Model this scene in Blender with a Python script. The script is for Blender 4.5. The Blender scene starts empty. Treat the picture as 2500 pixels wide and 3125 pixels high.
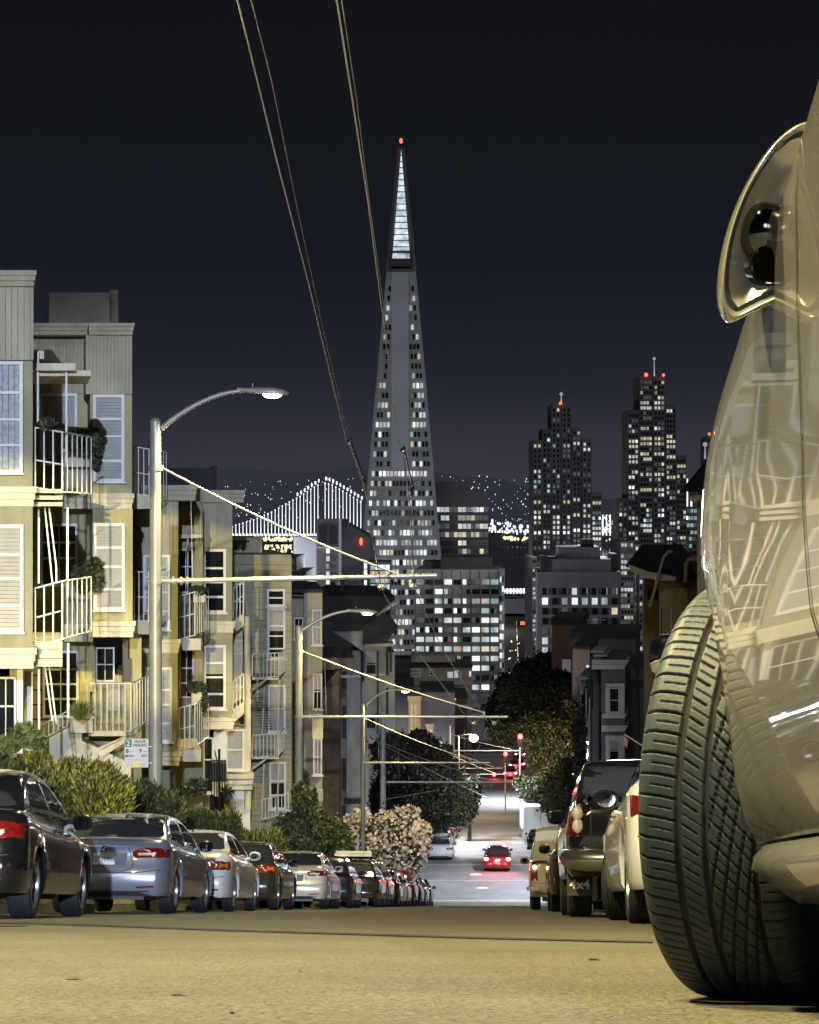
import bpy, math, random
import numpy as np
from mathutils import Vector, Matrix
from mathutils.bvhtree import BVHTree
random.seed(7); RNG = np.random.default_rng(7)
sc = bpy.context.scene
COL = sc.collection
F, CX, CY = 5800.0, 1250.0, 1562.0

# ---------------- camera
cam_d = bpy.data.cameras.new('camera'); cam = bpy.data.objects.new('camera', cam_d); COL.objects.link(cam)
cam.location = (0, 0, 0); cam.rotation_euler = (math.pi/2, 0, 0)
cam_d.sensor_fit = 'VERTICAL'; cam_d.sensor_height = 36; cam_d.lens = F/3125*36
cam_d.clip_start = 0.05; cam_d.clip_end = 60000
sc.camera = cam
sc.render.resolution_x = 819; sc.render.resolution_y = 1024

# ---------------- night sky
w = bpy.data.worlds.new('World'); sc.world = w; w.use_nodes = True
nt = w.node_tree; bg = nt.nodes['Background']
tc = nt.nodes.new('ShaderNodeTexCoord'); sx = nt.nodes.new('ShaderNodeSeparateXYZ'); cr = nt.nodes.new('ShaderNodeValToRGB')
nt.links.new(tc.outputs['Generated'], sx.inputs[0])
nz_ = nt.nodes.new('ShaderNodeTexNoise'); nz_.inputs['Scale'].default_value = 2.2; nz_.inputs['Detail'].default_value = 3
mp_ = nt.nodes.new('ShaderNodeMapping'); mp_.inputs['Scale'].default_value = (1, 1, 7)
nt.links.new(tc.outputs['Generated'], mp_.inputs[0]); nt.links.new(mp_.outputs[0], nz_.inputs['Vector'])
ma_ = nt.nodes.new('ShaderNodeMath'); ma_.operation = 'MULTIPLY_ADD'; ma_.inputs[1].default_value = .05; ma_.inputs[2].default_value = -.025
nt.links.new(nz_.outputs[0], ma_.inputs[0])
ad_ = nt.nodes.new('ShaderNodeMath'); ad_.operation = 'ADD'
nt.links.new(sx.outputs['Z'], ad_.inputs[0]); nt.links.new(ma_.outputs[0], ad_.inputs[1])
nt.links.new(ad_.outputs[0], cr.inputs[0]); nt.links.new(cr.outputs[0], bg.inputs[0])
els = cr.color_ramp.elements
els[0].position = 0.0; els[0].color = (.040, .041, .054, 1)
els[1].position = 1.0; els[1].color = (.006, .0068, .010, 1)
for p, c in ((.03, (.032, .033, .045, 1)), (.07, (.0175, .019, .028, 1)), (.14, (.009, .0102, .015, 1)), (.24, (.0066, .0076, .0108, 1))):
    e = els.new(p); e.color = c
bg.inputs['Strength'].default_value = 1.0
sc.view_settings.view_transform = 'Standard'; sc.view_settings.look = 'None'
sc.view_settings.exposure = 0; sc.view_settings.gamma = 1

# ---------------- road profile (camera is the origin; street runs along +y, falling)
KX = (1565-1250)/F                      # drift of the street axis
PROF = [(-60, -.15), (-6, -.15+.2*.4), (0, -.15), (112, -23.2), (130, -23.9), (250, -36.3), (268, -37), (400, -49.5), (900, -80), (1500, -86)]
PROF[0] = (-60, .30); PROF[1] = (-1.5, .159)
def rz(y):
    if y <= PROF[0][0]: return PROF[0][1]
    for (a, za), (b, zb) in zip(PROF, PROF[1:]):
        if y <= b: return za + (zb-za)*(y-a)/(b-a)
    return -86.0
def RP(lat, y, h=0): return Vector((lat+KX*y, y, rz(y)+h))
def P(px, py, D): return Vector(((px-CX)*D/F, D, (CY-py)*D/F))

# ---------------- lights
def lamp(kind, loc, power, col, r=.3, target=None, angle=None, blend=.05, name='lamp_or_fill_light'):
    d = bpy.data.lights.new(name, kind); o = bpy.data.objects.new(name, d); COL.objects.link(o)
    o.location = loc; d.energy = power; d.color = col
    if kind != 'SUN': d.shadow_soft_size = r
    if kind == 'SPOT': d.spot_size = math.radians(angle); d.spot_blend = blend
    if target is not None:
        o.rotation_euler = (Vector(target)-Vector(loc)).to_track_quat('-Z', 'Y').to_euler()
    return o
YEL = (1.0, .84, .40); WARM = (1.0, .72, .38); COOL = (.62, .73, 1.0)
# unseen yellow lamps around the photographer, some added as fill
lamp('SPOT', (-3.5, -34, 3.3), 235000, YEL, .25, (-3.5-8, 40, 3.3-22.0), 29.8, .01)
lamp('SPOT', (-9.0, -12, 6.5), 52000, YEL, .25, (-9.5-4.5, 40, 6.5-18.5), 25, .12)  # spot added to brighten the lower walls on the left
lamp('SPOT', RP(-7, 8, 9.5)+Vector((2.2, 0, 0)), 13000, YEL, .3, RP(-2.5, 9), 104, .3)
lamp('SPOT', RP(-2.6, .6, 9), 8200, YEL, .3, RP(-.7, 2), 74, .5)  # spot added overhead to light the near tyre and road
# white lamp far behind, grazing down the hill
lamp('SPOT', (3.4, -45, 12.5), 260000, COOL, .3, (3.4-7.9, 40, 12.5-20.3), 20.5, .5)
# white lamp over the crossing, then lights added to brighten the lower street
lamp('SPOT', RP(4.6, 121, 9), 27000, (.86, .92, 1), .3, RP(-1, 121), 150, .4)
lamp('SPOT', RP(-6, 148, 9), 17000, (.95, .97, 1), .3, RP(-1, 148), 150, .4)
lamp('SPOT', RP(4, 215, 9), 42000, (.95, .95, .95), .3, RP(-1, 215), 150, .4)
lamp('POINT', P(1585, 2325, 156), 2600, WARM, .3)  # warm fill added for the trees on the right
lamp('POINT', P(1450, 2420, 140), 900, (.95, .95, .85), .3)
# city glow from unseen fill lights added among the towers
for loc, pw, c in (((-60, 700, -20), 1.8e5, (.85, .92, 1)), ((60, 560, 0), 1.2e5, (.9, .93, 1)), ((140, 880, -30), 2.0e5, (.85, .9, 1)), ((-20, 480, -20), 8e4, (.9, .93, 1)),
                   ((110, 400, -10), 1.2e4, (.85, .85, 1)), ((35, 1350, -40), 1.2e5, (1, .95, .9)), ((-140, 430, -5), 2.0e4, (.88, .92, 1))):
    lamp('POINT', loc, pw, c, 8)

lamp('SUN', (0, 0, 50), .30, (.80, .85, 1.0), target=(3, 30, 38), name='sky_fill_sun').data.angle = math.radians(12)  # weak fill sun added to lift the far hills and facades
# ---------------- materials
MATS = {}
def mat(name, col, rough=.6, metal=0, nz=None, bump=None, spec=.5, coat=0, emit=None, es=1.0, coord='Object', alpha=None, dirt=None):
    if name in MATS: return MATS[name]
    m = bpy.data.materials.new(name); m.use_nodes = True; t = m.node_tree; b = t.nodes['Principled BSDF']
    c = tuple(col)+(1,)
    b.inputs['Base Color'].default_value = c; b.inputs['Roughness'].default_value = rough; b.inputs['Metallic'].default_value = metal
    b.inputs['Specular IOR Level'].default_value = spec; b.inputs['Coat Weight'].default_value = coat; b.inputs['Coat Roughness'].default_value = .04
    tcn = t.nodes.new('ShaderNodeTexCoord')
    if nz:
        n = t.nodes.new('ShaderNodeTexNoise'); n.inputs['Scale'].default_value = nz[0]; n.inputs['Detail'].default_value = 6; n.inputs['Roughness'].default_value = .65
        t.links.new(tcn.outputs[coord], n.inputs['Vector'])
        r = t.nodes.new('ShaderNodeValToRGB'); a = nz[1]
        r.color_ramp.elements[0].position = .3; r.color_ramp.elements[1].position = .7
        r.color_ramp.elements[0].color = tuple(max(0, x*(1-a)) for x in col)+(1,)
        r.color_ramp.elements[1].color = tuple(min(1, x*(1+a)) for x in col)+(1,)
        t.links.new(n.outputs[0], r.inputs[0]); out = r.outputs[0]
        if len(nz) > 2:
            n2 = t.nodes.new('ShaderNodeTexNoise'); n2.inputs['Scale'].default_value = nz[2]; n2.inputs['Detail'].default_value = 8
            t.links.new(tcn.outputs[coord], n2.inputs['Vector'])
            mx = t.nodes.new('ShaderNodeMixRGB'); mx.blend_type = 'OVERLAY'; mx.inputs[0].default_value = nz[3]
            t.links.new(out, mx.inputs[1]); t.links.new(n2.outputs[0], mx.inputs[2]); out = mx.outputs[0]
        t.links.new(out, b.inputs['Base Color'])
    if dirt:
        n3 = t.nodes.new('ShaderNodeTexNoise'); n3.inputs['Scale'].default_value = dirt[0]; n3.inputs['Detail'].default_value = 7; n3.inputs['Roughness'].default_value = .7
        mp3 = t.nodes.new('ShaderNodeMapping'); mp3.inputs['Scale'].default_value = (1, 1, .16); t.links.new(tcn.outputs[coord], mp3.inputs[0]); t.links.new(mp3.outputs[0], n3.inputs['Vector'])
        r3 = t.nodes.new('ShaderNodeMapRange'); r3.inputs[1].default_value = .42; r3.inputs[2].default_value = .72; r3.inputs[3].default_value = 1; r3.inputs[4].default_value = 1-dirt[1]; t.links.new(n3.outputs[0], r3.inputs[0])
        m3 = t.nodes.new('ShaderNodeVectorMath'); m3.operation = 'SCALE'
        src = b.inputs['Base Color'].links[0].from_socket if b.inputs['Base Color'].is_linked else None
        if src: t.links.new(src, m3.inputs[0])
        else: m3.inputs[0].default_value = col
        t.links.new(r3.outputs[0], m3.inputs['Scale']); t.links.new(m3.outputs[0], b.inputs['Base Color'])
    if bump:
        n = t.nodes.new('ShaderNodeTexNoise'); n.inputs['Scale'].default_value = bump[0]; n.inputs['Detail'].default_value = 5
        t.links.new(tcn.outputs[coord], n.inputs['Vector'])
        bp = t.nodes.new('ShaderNodeBump'); bp.inputs['Strength'].default_value = bump[1]; bp.inputs['Distance'].default_value = bump[2] if len(bump) > 2 else .01
        t.links.new(n.outputs[0], bp.inputs['Height']); t.links.new(bp.outputs[0], b.inputs['Normal'])
    if emit:
        b.inputs['Emission Color'].default_value = tuple(emit)+(1,); b.inputs['Emission Strength'].default_value = es
        m.cycles.emission_sampling = 'NONE'
    MATS[name] = m; return m
def litmat(name, col, lo, hi, scale=(3, 3, 1), sampling=False):
    """a lit room seen through a window: brightness differs per window and behind blinds"""
    if name in MATS: return MATS[name]
    m = mat(name, (.02, .02, .02), .3, emit=col); t = m.node_tree; b = t.nodes['Principled BSDF']
    oi = t.nodes.new('ShaderNodeObjectInfo'); tcn = t.nodes.new('ShaderNodeTexCoord'); mp = t.nodes.new('ShaderNodeMapping'); mp.inputs['Scale'].default_value = scale
    n = t.nodes.new('ShaderNodeTexNoise'); n.inputs['Scale'].default_value = 1; n.inputs['Detail'].default_value = 3; n.noise_dimensions = '4D'
    t.links.new(tcn.outputs['Object'], mp.inputs[0]); t.links.new(mp.outputs[0], n.inputs['Vector'])
    ml = t.nodes.new('ShaderNodeMath'); ml.operation = 'MULTIPLY'; ml.inputs[1].default_value = 77; t.links.new(oi.outputs['Random'], ml.inputs[0]); t.links.new(ml.outputs[0], n.inputs['W'])
    mr = t.nodes.new('ShaderNodeMapRange'); mr.inputs[1].default_value = .35; mr.inputs[2].default_value = .68; mr.inputs[3].default_value = lo; mr.inputs[4].default_value = hi
    t.links.new(n.outputs[0], mr.inputs[0]); t.links.new(mr.outputs[0], b.inputs['Emission Strength'])
    return m

# ---------------- mesh building
class MB:
    K = None
    def __init__(s): s.v = []; s.f = []; s.m = []; s.cur = 0
    def add(s, vs, fs):
        n = len(s.v); s.v.extend([tuple(p) for p in vs]); s.f.extend([tuple(i+n for i in f) for f in fs]); s.m.extend([s.cur]*len(fs)); return s
    def box(s, x0, x1, y0, y1, z0, z1, k=0.0):
        a = k*(y1-y0)
        vs = [(x0, y0, z0), (x1, y0, z0), (x1+a, y1, z0), (x0+a, y1, z0), (x0, y0, z1), (x1, y0, z1), (x1+a, y1, z1), (x0+a, y1, z1)]
        return s.add(vs, [(0, 3, 2, 1), (4, 5, 6, 7), (0, 1, 5, 4), (1, 2, 6, 5), (2, 3, 7, 6), (3, 0, 4, 7)])
    def px(s, a, b, c, d, D, depth=.1, k=None):
        """box whose camera side is the rectangle px a..b, py c..d of the plane y = D, running back along the street"""
        x0, x1 = (a-CX)*D/F, (b-CX)*D/F
        k = (MB.K if MB.K is not None else KX) if k is None else k
        return s.box(x0, x1, D, D+depth, (CY-d)*D/F, (CY-c)*D/F, k)
    def poly(s, pts, D, depth):
        """prism from an outline given in px on the plane y = D (counter-clockwise seen from the camera or not)"""
        n = len(pts); A = [P(x, y, D) for x, y in pts]; Bk = [p+Vector(((MB.K if MB.K is not None else KX)*depth, depth, 0)) for p in A]
        return s.add(A+Bk, [tuple(range(n)), tuple(range(2*n-1, n-1, -1))]+[(i, i+n, (i+1) % n+n, (i+1) % n) for i in range(n)])
    def tube(s, pts, r, n=8, cap=True):
        pts = [Vector(p) for p in pts]; R = r if isinstance(r, (list, tuple)) else [r]*len(pts)
        vs = []; fs = []
        for i, p in enumerate(pts):
            t = (pts[min(i+1, len(pts)-1)]-pts[max(i-1, 0)]).normalized()
            u = t.cross(Vector((0, 0, 1)) if abs(t.z) < .9 else Vector((0, 1, 0))).normalized(); q = t.cross(u)
            for j in range(n):
                a = 2*math.pi*j/n; vs.append(p+(u*math.cos(a)+q*math.sin(a))*R[i])
        for i in range(len(pts)-1):
            for j in range(n):
                fs.append((i*n+j, i*n+(j+1) % n, (i+1)*n+(j+1) % n, (i+1)*n+j))
        if cap: fs.append(tuple(range(n-1, -1, -1))); fs.append(tuple((len(pts)-1)*n+j for j in range(n)))
        return s.add(vs, fs)
    def lathe(s, prof, c=(0, 0, 0), axis='z', n=24, a0=0, a1=2*math.pi):
        """prof: list of (radius, along)"""
        c = Vector(c); vs = []; fs = []; full = abs(a1-a0-2*math.pi) < 1e-6; m = n if full else n+1
        for (r, h) in prof:
            for j in range(m):
                a = a0+(a1-a0)*j/n; ca, sa = math.cos(a)*r, math.sin(a)*r
                vs.append(c+Vector({'z': (ca, sa, h), 'x': (h, ca, sa), 'y': (sa, h, ca)}[axis]))
        for i in range(len(prof)-1):
            for j in range(n): fs.append((i*m+j, i*m+(j+1) % m, (i+1)*m+(j+1) % m, (i+1)*m+j))
        return s.add(vs, fs)
    def ball(s, c, rx, ry=None, rz_=None, n=10, k=6):
        ry = ry or rx; rz_ = rz_ or rx; c = Vector(c); vs = []; fs = []
        for i in range(k+1):
            t = math.pi*i/k
            for j in range(n):
                a = 2*math.pi*j/n; vs.append(c+Vector((rx*math.sin(t)*math.cos(a), ry*math.sin(t)*math.sin(a), rz_*math.cos(t))))
        for i in range(k):
            for j in range(n): fs.append((i*n+j, (i+1)*n+j, (i+1)*n+(j+1) % n, i*n+(j+1) % n))
        return s.add(vs, fs)
    def build(s, name, m, parent=None, smooth=None, label=None, bevel=0):
        me = bpy.data.meshes.new(name)
        o = bpy.data.objects.new(name, me); COL.objects.link(o)
        off = Vector((0, 0, 0)); q = parent
        while q is not None: off += q.location; q = q.parent
        vs = np.array(s.v, dtype=np.float64).reshape(-1, 3)
        if parent is None: org = Vector(((vs[:, 0].min()+vs[:, 0].max())/2, (vs[:, 1].min()+vs[:, 1].max())/2, vs[:, 2].min())); o.location = org; off = org
        vs = vs-np.array(off)
        me.from_pydata(vs.tolist(), [], s.f)
        for x in (m if isinstance(m, (list, tuple)) else [m]): me.materials.append(x)
        if isinstance(m, (list, tuple)): me.polygons.foreach_set('material_index', s.m)
        if smooth: me.polygons.foreach_set('use_smooth', [True]*len(me.polygons)); me.update(); me.set_sharp_from_angle(angle=math.radians(smooth))
        me.update()
        if parent: o.parent = parent
        if label: o['label'] = label
        if bevel:
            b = o.modifiers.new('bevel', 'BEVEL'); b.width = bevel; b.segments = 2; b.limit_method = 'ANGLE'
        return o
def thing(name, loc, label, cat, group=None):
    o = bpy.data.objects.new(name, None); COL.objects.link(o); o.location = loc; o.empty_display_size = .3
    return tag(o, label, cat, group)
def tag(o, label, cat, group=None):
    o['label'] = label; o['category'] = cat
    if group: o['group'] = group
    return o
def struct(o, kind='structure'): o['kind'] = kind; return o
def text_mb(mb, s_, size, M, depth=.002, align='CENTER', bold=0.0, sx_=1.0):
    cu = bpy.data.curves.new('t', 'FONT'); cu.body = s_; cu.size = size; cu.align_x = align; cu.extrude = depth; cu.offset = bold; cu.resolution_u = 2
    ob = bpy.data.objects.new('t', cu); COL.objects.link(ob)
    me = bpy.data.meshes.new_from_object(ob.evaluated_get(bpy.context.evaluated_depsgraph_get()))
    mb.add([M @ Vector((v.co.x*sx_, v.co.y, v.co.z)) for v in me.vertices], [tuple(p.vertices) for p in me.polygons])
    bpy.data.objects.remove(ob); bpy.data.meshes.remove(me); bpy.data.curves.remove(cu)
UP = Matrix(((1, 0, 0, 0), (0, 0, -1, 0), (0, 1, 0, 0), (0, 0, 0, 1)))   # text facing -y
def TM(p, yaw=0): return Matrix.Translation(p) @ Matrix.Rotation(yaw, 4, 'Z') @ UP

# shared materials
asphalt = mat('asphalt', (.125, .115, .085), .8, nz=(1.1, .24, 42, .95), bump=(75, 1.0, .03), dirt=(.5, .22))
concrete = mat('pavement_concrete', (.26, .25, .22), .85, nz=(.8, .2, 30, .3), bump=(60, .4, .006))
kerbm = mat('kerb_concrete', (.30, .29, .26), .85, nz=(2, .2))
paint_w = mat('road_paint', (.45, .45, .43), .7, nz=(6, .25))
soil = mat('soil', (.05, .045, .03), .95, nz=(2, .3))
white = mat('white_trim_paint', (.72, .70, .64), .55, nz=(2.5, .08))
cream = mat('cream_ledge_paint', (.62, .57, .40), .6, dirt=(3, .3), nz=(1.5, .12))
sage = mat('sage_stucco', (.40, .38, .19), .85, dirt=(1.6, .38), nz=(1.2, .1), bump=(60, .35, .004))
olive = mat('olive_stucco', (.31, .295, .18), .85, dirt=(1.6, .35), nz=(1.1, .12), bump=(60, .35, .004))
siding = mat('painted_board_siding', (.42, .38, .25), .7, dirt=(2.5, .3), nz=(1.5, .12))
glassd = mat('dark_window_glass', (.012, .013, .014), .04, spec=.8)
metal_p = mat('galvanised_metal', (.52, .50, .44), .45, .35, nz=(6, .12))
rubber = mat('tyre_rubber', (.013, .013, .0135), .68, nz=(30, .2))
blackp = mat('black_plastic', (.012, .012, .013), .35)
chrome = mat('chrome', (.75, .75, .76), .08, 1)
blinds = mat('window_blinds', (.36, .35, .31), .6, nz=(3, .12))
curtain = mat('window_curtain', (.36, .38, .38), .7, nz=(9, .35))
roofm = mat('dark_roofing', (.035, .033, .03), .9, nz=(1.5, .3))

# ---------------- ground and street
def ribbon(name, l0, l1, h, m, ys, thick=None, kind='structure'):
    mb = MB(); vs = []; fs = []
    for y in ys:
        vs += [RP(l0, y, h), RP(l1, y, h)]
        if thick: vs += [RP(l0, y, h-thick), RP(l1, y, h-thick)]
    k = 4 if thick else 2
    for i in range(len(ys)-1):
        a, b = i*k, (i+1)*k
        fs.append((a, a+1, b+1, b))
        if thick: fs += [(a, b, b+2, a+2), (a+1, a+3, b+3, b+1)]
    if thick: fs += [(0, 2, 3, 1), (len(ys)*k-4, len(ys)*k-3, len(ys)*k-1, len(ys)*k-2)]
    mb.add(vs, fs); o = mb.build(name, m)
    if kind: struct(o, kind)
    return o
ysA = [-60, -40, -20, -6, 0]+list(range(4, 113, 6))+[112]
ysall = [-60, -30, -6, 0, 30, 60, 90, 112, 121, 130, 170, 210, 250, 268, 330, 400, 650, 900, 1500]
LL, LR = -6.9, 2.75      # kerb lines
ribbon('road', LL, LR, 0, asphalt, ysall)
ribbon('ground', -400, LL-.4, -.06, soil, ysall); o = ribbon('ground', LR+.4, 400, -.06, soil, ysall)
mb = MB(); mb.box(-4000, 4000, 1500, 1760, -95, -86.1); struct(mb.build('ground', concrete))
for seg in (ysA, [130, 170, 210, 250]):
    ribbon('kerb', LL-.18, LL, .14, kerbm, seg, .3); ribbon('kerb', LR, LR+.18, .14, kerbm, seg, .3)
    ribbon('pavement', LL-3.2, LL-.18, .135, concrete, seg, .3); ribbon('pavement', LR+.18, LR+3.0, .135, concrete, seg, .3)
# cross street at the foot of the block
mb = MB(); mb.add([RP(-80, 113, .004), RP(80, 113, .004), RP(80, 129.5, .004), RP(-80, 129.5, .004)], [(0, 1, 2, 3)])
asph2 = mat('worn_pale_asphalt', (.19, .20, .215), .8, nz=(.5, .28, 20, .4), dirt=(.3, .3), bump=(80, .5, .01))
struct(mb.build('road', asph2))
ribbon('road', LL+.02, LR-.02, .004, asph2, [130, 170, 210, 250, 268, 330, 400])
for y0, y1, a, b in ((113.6, 114.0, LL, LR), (121.5, 121.65, LL, LR), (128.2, 128.5, LL, LR)):
    ribbon('road_marking', a, b, .009, paint_w, [y0, y1])
tar = mat('tar_patch', (.13, .13, .13), .7, nz=(2, .3))
for l, y, ww, h in ((-1.8, 119, .9, 2), (-.3, 140, .5, 9), (-3.2, 150, .5, 12)):
    ribbon('road_patch', l-ww/2, l+ww/2, .008, tar, [y, y+h])
for l, y in ((-1.9, 118.5), (-2.4, 124)):
    mb = MB(); mb.lathe([(0, .014), (.34, .014), (.4, .008)], RP(l, y), n=20); tag(mb.build('manhole_cover', metal_p), 'round pale manhole cover in the crossing %s' % ('nearer the hill' if y < 120 else 'farther from the hill'), 'manhole cover')
# water and far shore
mb = MB(); mb.add([(-9000, 1760, -88), (9000, 1760, -88), (9000, 12500, -88), (-9000, 12500, -88)], [(0, 1, 2, 3)])
struct(mb.build('water', mat('bay_water', (.01, .012, .018), .12, bump=(.05, .5, 1.5))))
mb = MB(); N = 60; hill = []
for i in range(N+1):
    px = 300+2300*i/N; D = 12000
    top = 1560-(95*math.exp(-((px-740)/170)**2)+80*math.exp(-((px-1350)/320)**2)+60*math.exp(-((px-1020)/150)**2)+35+6*math.sin(px*.03))
    hill.append((px, top))
vs = []
for px, top in hill:
    vs += [P(px, 1600, 10500), P(px, top, 12000), P(px, 1600, 13500)]
for i, v in enumerate(vs):
    if i % 3 != 1: v.z = -100
mb.add(vs, [(i*3+j, i*3+j+1, i*3+j+4, i*3+j+3) for i in range(N) for j in range(2)])
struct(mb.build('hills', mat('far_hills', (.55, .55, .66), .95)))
# ================= SKYLINE =================
L1 = litmat('office_light_cool', (.86, .95, 1.0), .12, 1.05, (.35, .35, .1)); L2 = litmat('office_light_warm', (1.0, .88, .62), .15, .95, (.35, .35, .1))
L3 = litmat('office_light_green', (.6, .95, .85), .15, .6, (.3, .3, .1)); L4 = litmat('office_light_bright', (.93, .98, 1.0), .8, 1.6, (.35, .35, .1))
DK = mat('unlit_office_glass', (.012, .014, .017), .1, spec=.7)
DIM = litmat('office_dim_glow', (.8, .85, .9), .02, .12, (.4, .4, .1))
redl = mat('red_beacon', (.3, .01, .01), .3, emit=(1, .06, .03), es=6)
def unit_box(m, key, cache={}):
    if key not in cache:
        me = bpy.data.meshes.new('window'); mbb = MB().box(-.5, .5, 0, 1, -.5, .5)
        me.from_pydata(mbb.v, [], mbb.f); me.materials.append(m); cache[key] = me
    return cache[key]
WM = {'a': L1, 'b': L2, 'c': L3, 'd': L4, 'k': DK, 'm': DIM}
def windows(root, rects, name='window', depth=.6):
    """rects: (x, y, z, w, h, kind): up to 95 largest as parts, the rest in one stuff part"""
    base = root.location
    rects = sorted(rects, key=lambda r: -r[3]*r[4]*(1.0 if r[5] == 'k' else 1.3))
    for r in rects[:95]:
        o = bpy.data.objects.new(name, unit_box(WM[r[5]], r[5])); COL.objects.link(o); o.parent = root
        o.location = Vector(r[:3])-base; o.scale = (r[3], depth, r[4])
    if len(rects) > 95:
        mb = MB(); ks = list(WM)
        for r in rects[95:]:
            mb.cur = ks.index(r[5]); x, y, z, w_, h_ = r[:5]; mb.box(x-w_/2, x+w_/2, y, y+depth, z-h_/2, z+h_/2)
        mb.build(name, [WM[k] for k in ks], root)['kind'] = 'stuff'
def pick(p, row=None):
    """p: dict kind->weight"""
    t = random.random()*sum(p.values())
    for k, v in p.items():
        t -= v
        if t <= 0: return k
    return 'k'
def pxrect(px0, px1, py0, py1, D, k):
    a = P((px0+px1)/2, (py0+py1)/2, D); return (a.x, D-.35, a.z, (px1-px0)*D/F, (py1-py0)*D/F, k)

# ---- pyramid tower
conc = mat('pale_quartz_concrete', (.34, .345, .34), .8, nz=(.03, .15))
D = 900
pyr = thing('pyramid_tower', P(1224, 2150, D), 'tall slender pyramid skyscraper with a lit louvred spire and red beacon at its tip', 'skyscraper')
def hw(y): return 7+(y-420)*.0915 + 3*math.sin(min(1, max(0, (y-420)/1100))*math.pi)
body = MB(); rows = [812, 1000, 1200, 1400, 1600, 1800, 2000, 2250]
vs = []
for y in rows:
    h = hw(y)*D/F; c = P(1224, y, D); fy = D+ (hw(2250)-hw(y))*D/F
    for sx_, sy_ in ((-1, 0), (1, 0), (1, 1), (-1, 1)): vs.append((c.x+sx_*h, fy+sy_*2*h, c.z))
body.add(vs, [(i*4+j, i*4+(j+1) % 4, i*4+4+(j+1) % 4, i*4+4+j) for i in range(len(rows)-1) for j in range(4)]+[(0, 1, 2, 3)])
body.build('facade', conc, pyr)
def fy(y): return D+(hw(2250)-hw(y))*D/F
w1 = MB(); x0, x1 = P(1194, 0, D).x, P(1248, 0, D).x
a = [(x0, fy(1430)-1.5, P(0, 1436, D).z), (x1, fy(1430)-1.5, P(0, 1436, D).z), (x1, fy(815)-2, P(0, 815, D).z), (x0, fy(815)-2, P(0, 815, D).z)]
w1.add(a+[(p[0], fy(815)+10, p[2]) for p in a], [(0, 1, 2, 3), (0, 4, 5, 1), (1, 5, 6, 2), (2, 6, 7, 3), (3, 7, 4, 0)])
w1.build('lift_shaft', mat('lift_shaft_concrete', (.46, .465, .47), .8, nz=(.05, .1)), pyr)
# spire: dark corner posts, pale glowing louvres
sp = MB(); 
for sx_ in (-1, 1):
    b0 = P(1224+sx_*(hw(812)-6), 812, D); t0 = P(1224+sx_*5.5, 418, D)
    for back in (0, 1):
        hb = hw(812)*D/F; y_b = fy(812)+back*2*hb; y_t = fy(812)+hb*(1 if True else 0)
        sp.tube([(b0.x, y_b, b0.z), (t0.x, y_t+(back-.5)*1.0, t0.z)], [1.3, .9], 4)
sp.build('spire_frame', mat('spire_cladding', (.16, .15, .15), .6), pyr)
lv = MB(); lv2 = MB()
for i in range(18):
    ya = 770-i*19.4; yb = ya-16.5
    t = lambda y: max(1.4, (y-424)*.097)
    for mbx, q0, q1, ex in ((lv, ya, yb, 0), (lv2, yb, yb-2.9, .25)):
        c0, c1 = P(1224, q0, D), P(1224, q1, D); h0, h1 = t(q0)*D/F+ex, t(q1)*D/F+ex; cy = fy(812)+hw(812)*D/F
        vv = [(c0.x-h0, cy-h0, c0.z), (c0.x+h0, cy-h0, c0.z), (c0.x+h0, cy+h0, c0.z), (c0.x-h0, cy+h0, c0.z), (c1.x-h1, cy-h1, c1.z), (c1.x+h1, cy-h1, c1.z), (c1.x+h1, cy+h1, c1.z), (c1.x-h1, cy+h1, c1.z)]
        mbx.add(vv, [(0, 1, 5, 4), (1, 2, 6, 5), (2, 3, 7, 6), (3, 0, 4, 7), (4, 5, 6, 7), (0, 3, 2, 1)])
lv.build('spire_louvres', litmat('spire_lantern', (.72, .86, .98), .28, 1.25, (.25, .25, .3)), pyr)
lv2.build('spire_ring', mat('spire_ring', (.10, .11, .12), .5), pyr)
bd = MB(); bd.px(1185, 1260, 788, 812, fy(812)-2, 18); bd.px(1188, 1192, 768, 790, fy(812)-2, 14); bd.px(1251, 1255, 768, 790, fy(812)-2, 14); bd.px(1190, 1253, 764, 768, fy(812)-2, 14); bd.build('plant_deck', mat('dark_louvre', (.02, .02, .022), .5), pyr)
bc = MB(); bc.lathe([(.1, 2.2), (.6, 1.8), (.75, .9), (.6, 0), (.1, 0)], P(1224, 413, D)+Vector((0, 18, 0)), n=10); bc.build('beacon', redl, pyr)
R = []; y = 866; k = 0
litrows = {2: .3, 4: .9, 12: .8, 14: .9, 19: .95, 22: .5, 25: .9, 26: .95, 27: .7, 28: .95, 20: .4, 10: .45}
while y < 2080:
    h = hw(y)-9; n = int(2*h/10.9); p = litrows.get(k, .22)
    if k > 28: p = .55
    for j in range(n):
        xx = 1224-h+(j+.5)*2*h/n
        if y < 1432 and 1189 < xx < 1253: continue
        lit = random.random() < p*(1.1 if (xx > 1224) else .9)
        kd = pick({'a': 5, 'b': 1.4, 'c': .5, 'm': 2, 'd': 2}) if lit else pick({'k': 8, 'm': 1, 'c': .2})
        R.append(pxrect(xx-4.1, xx+4.1, y-9, y+9, fy(y), kd)); a = R[-1]
        c = P(xx, y, D); R[-1] = (c.x, fy(y)-.55, c.z, 7.3*D/F, 15.5*D/F, kd)
    y += 30.4; k += 1
windows(pyr, R, depth=1.4)

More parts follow.
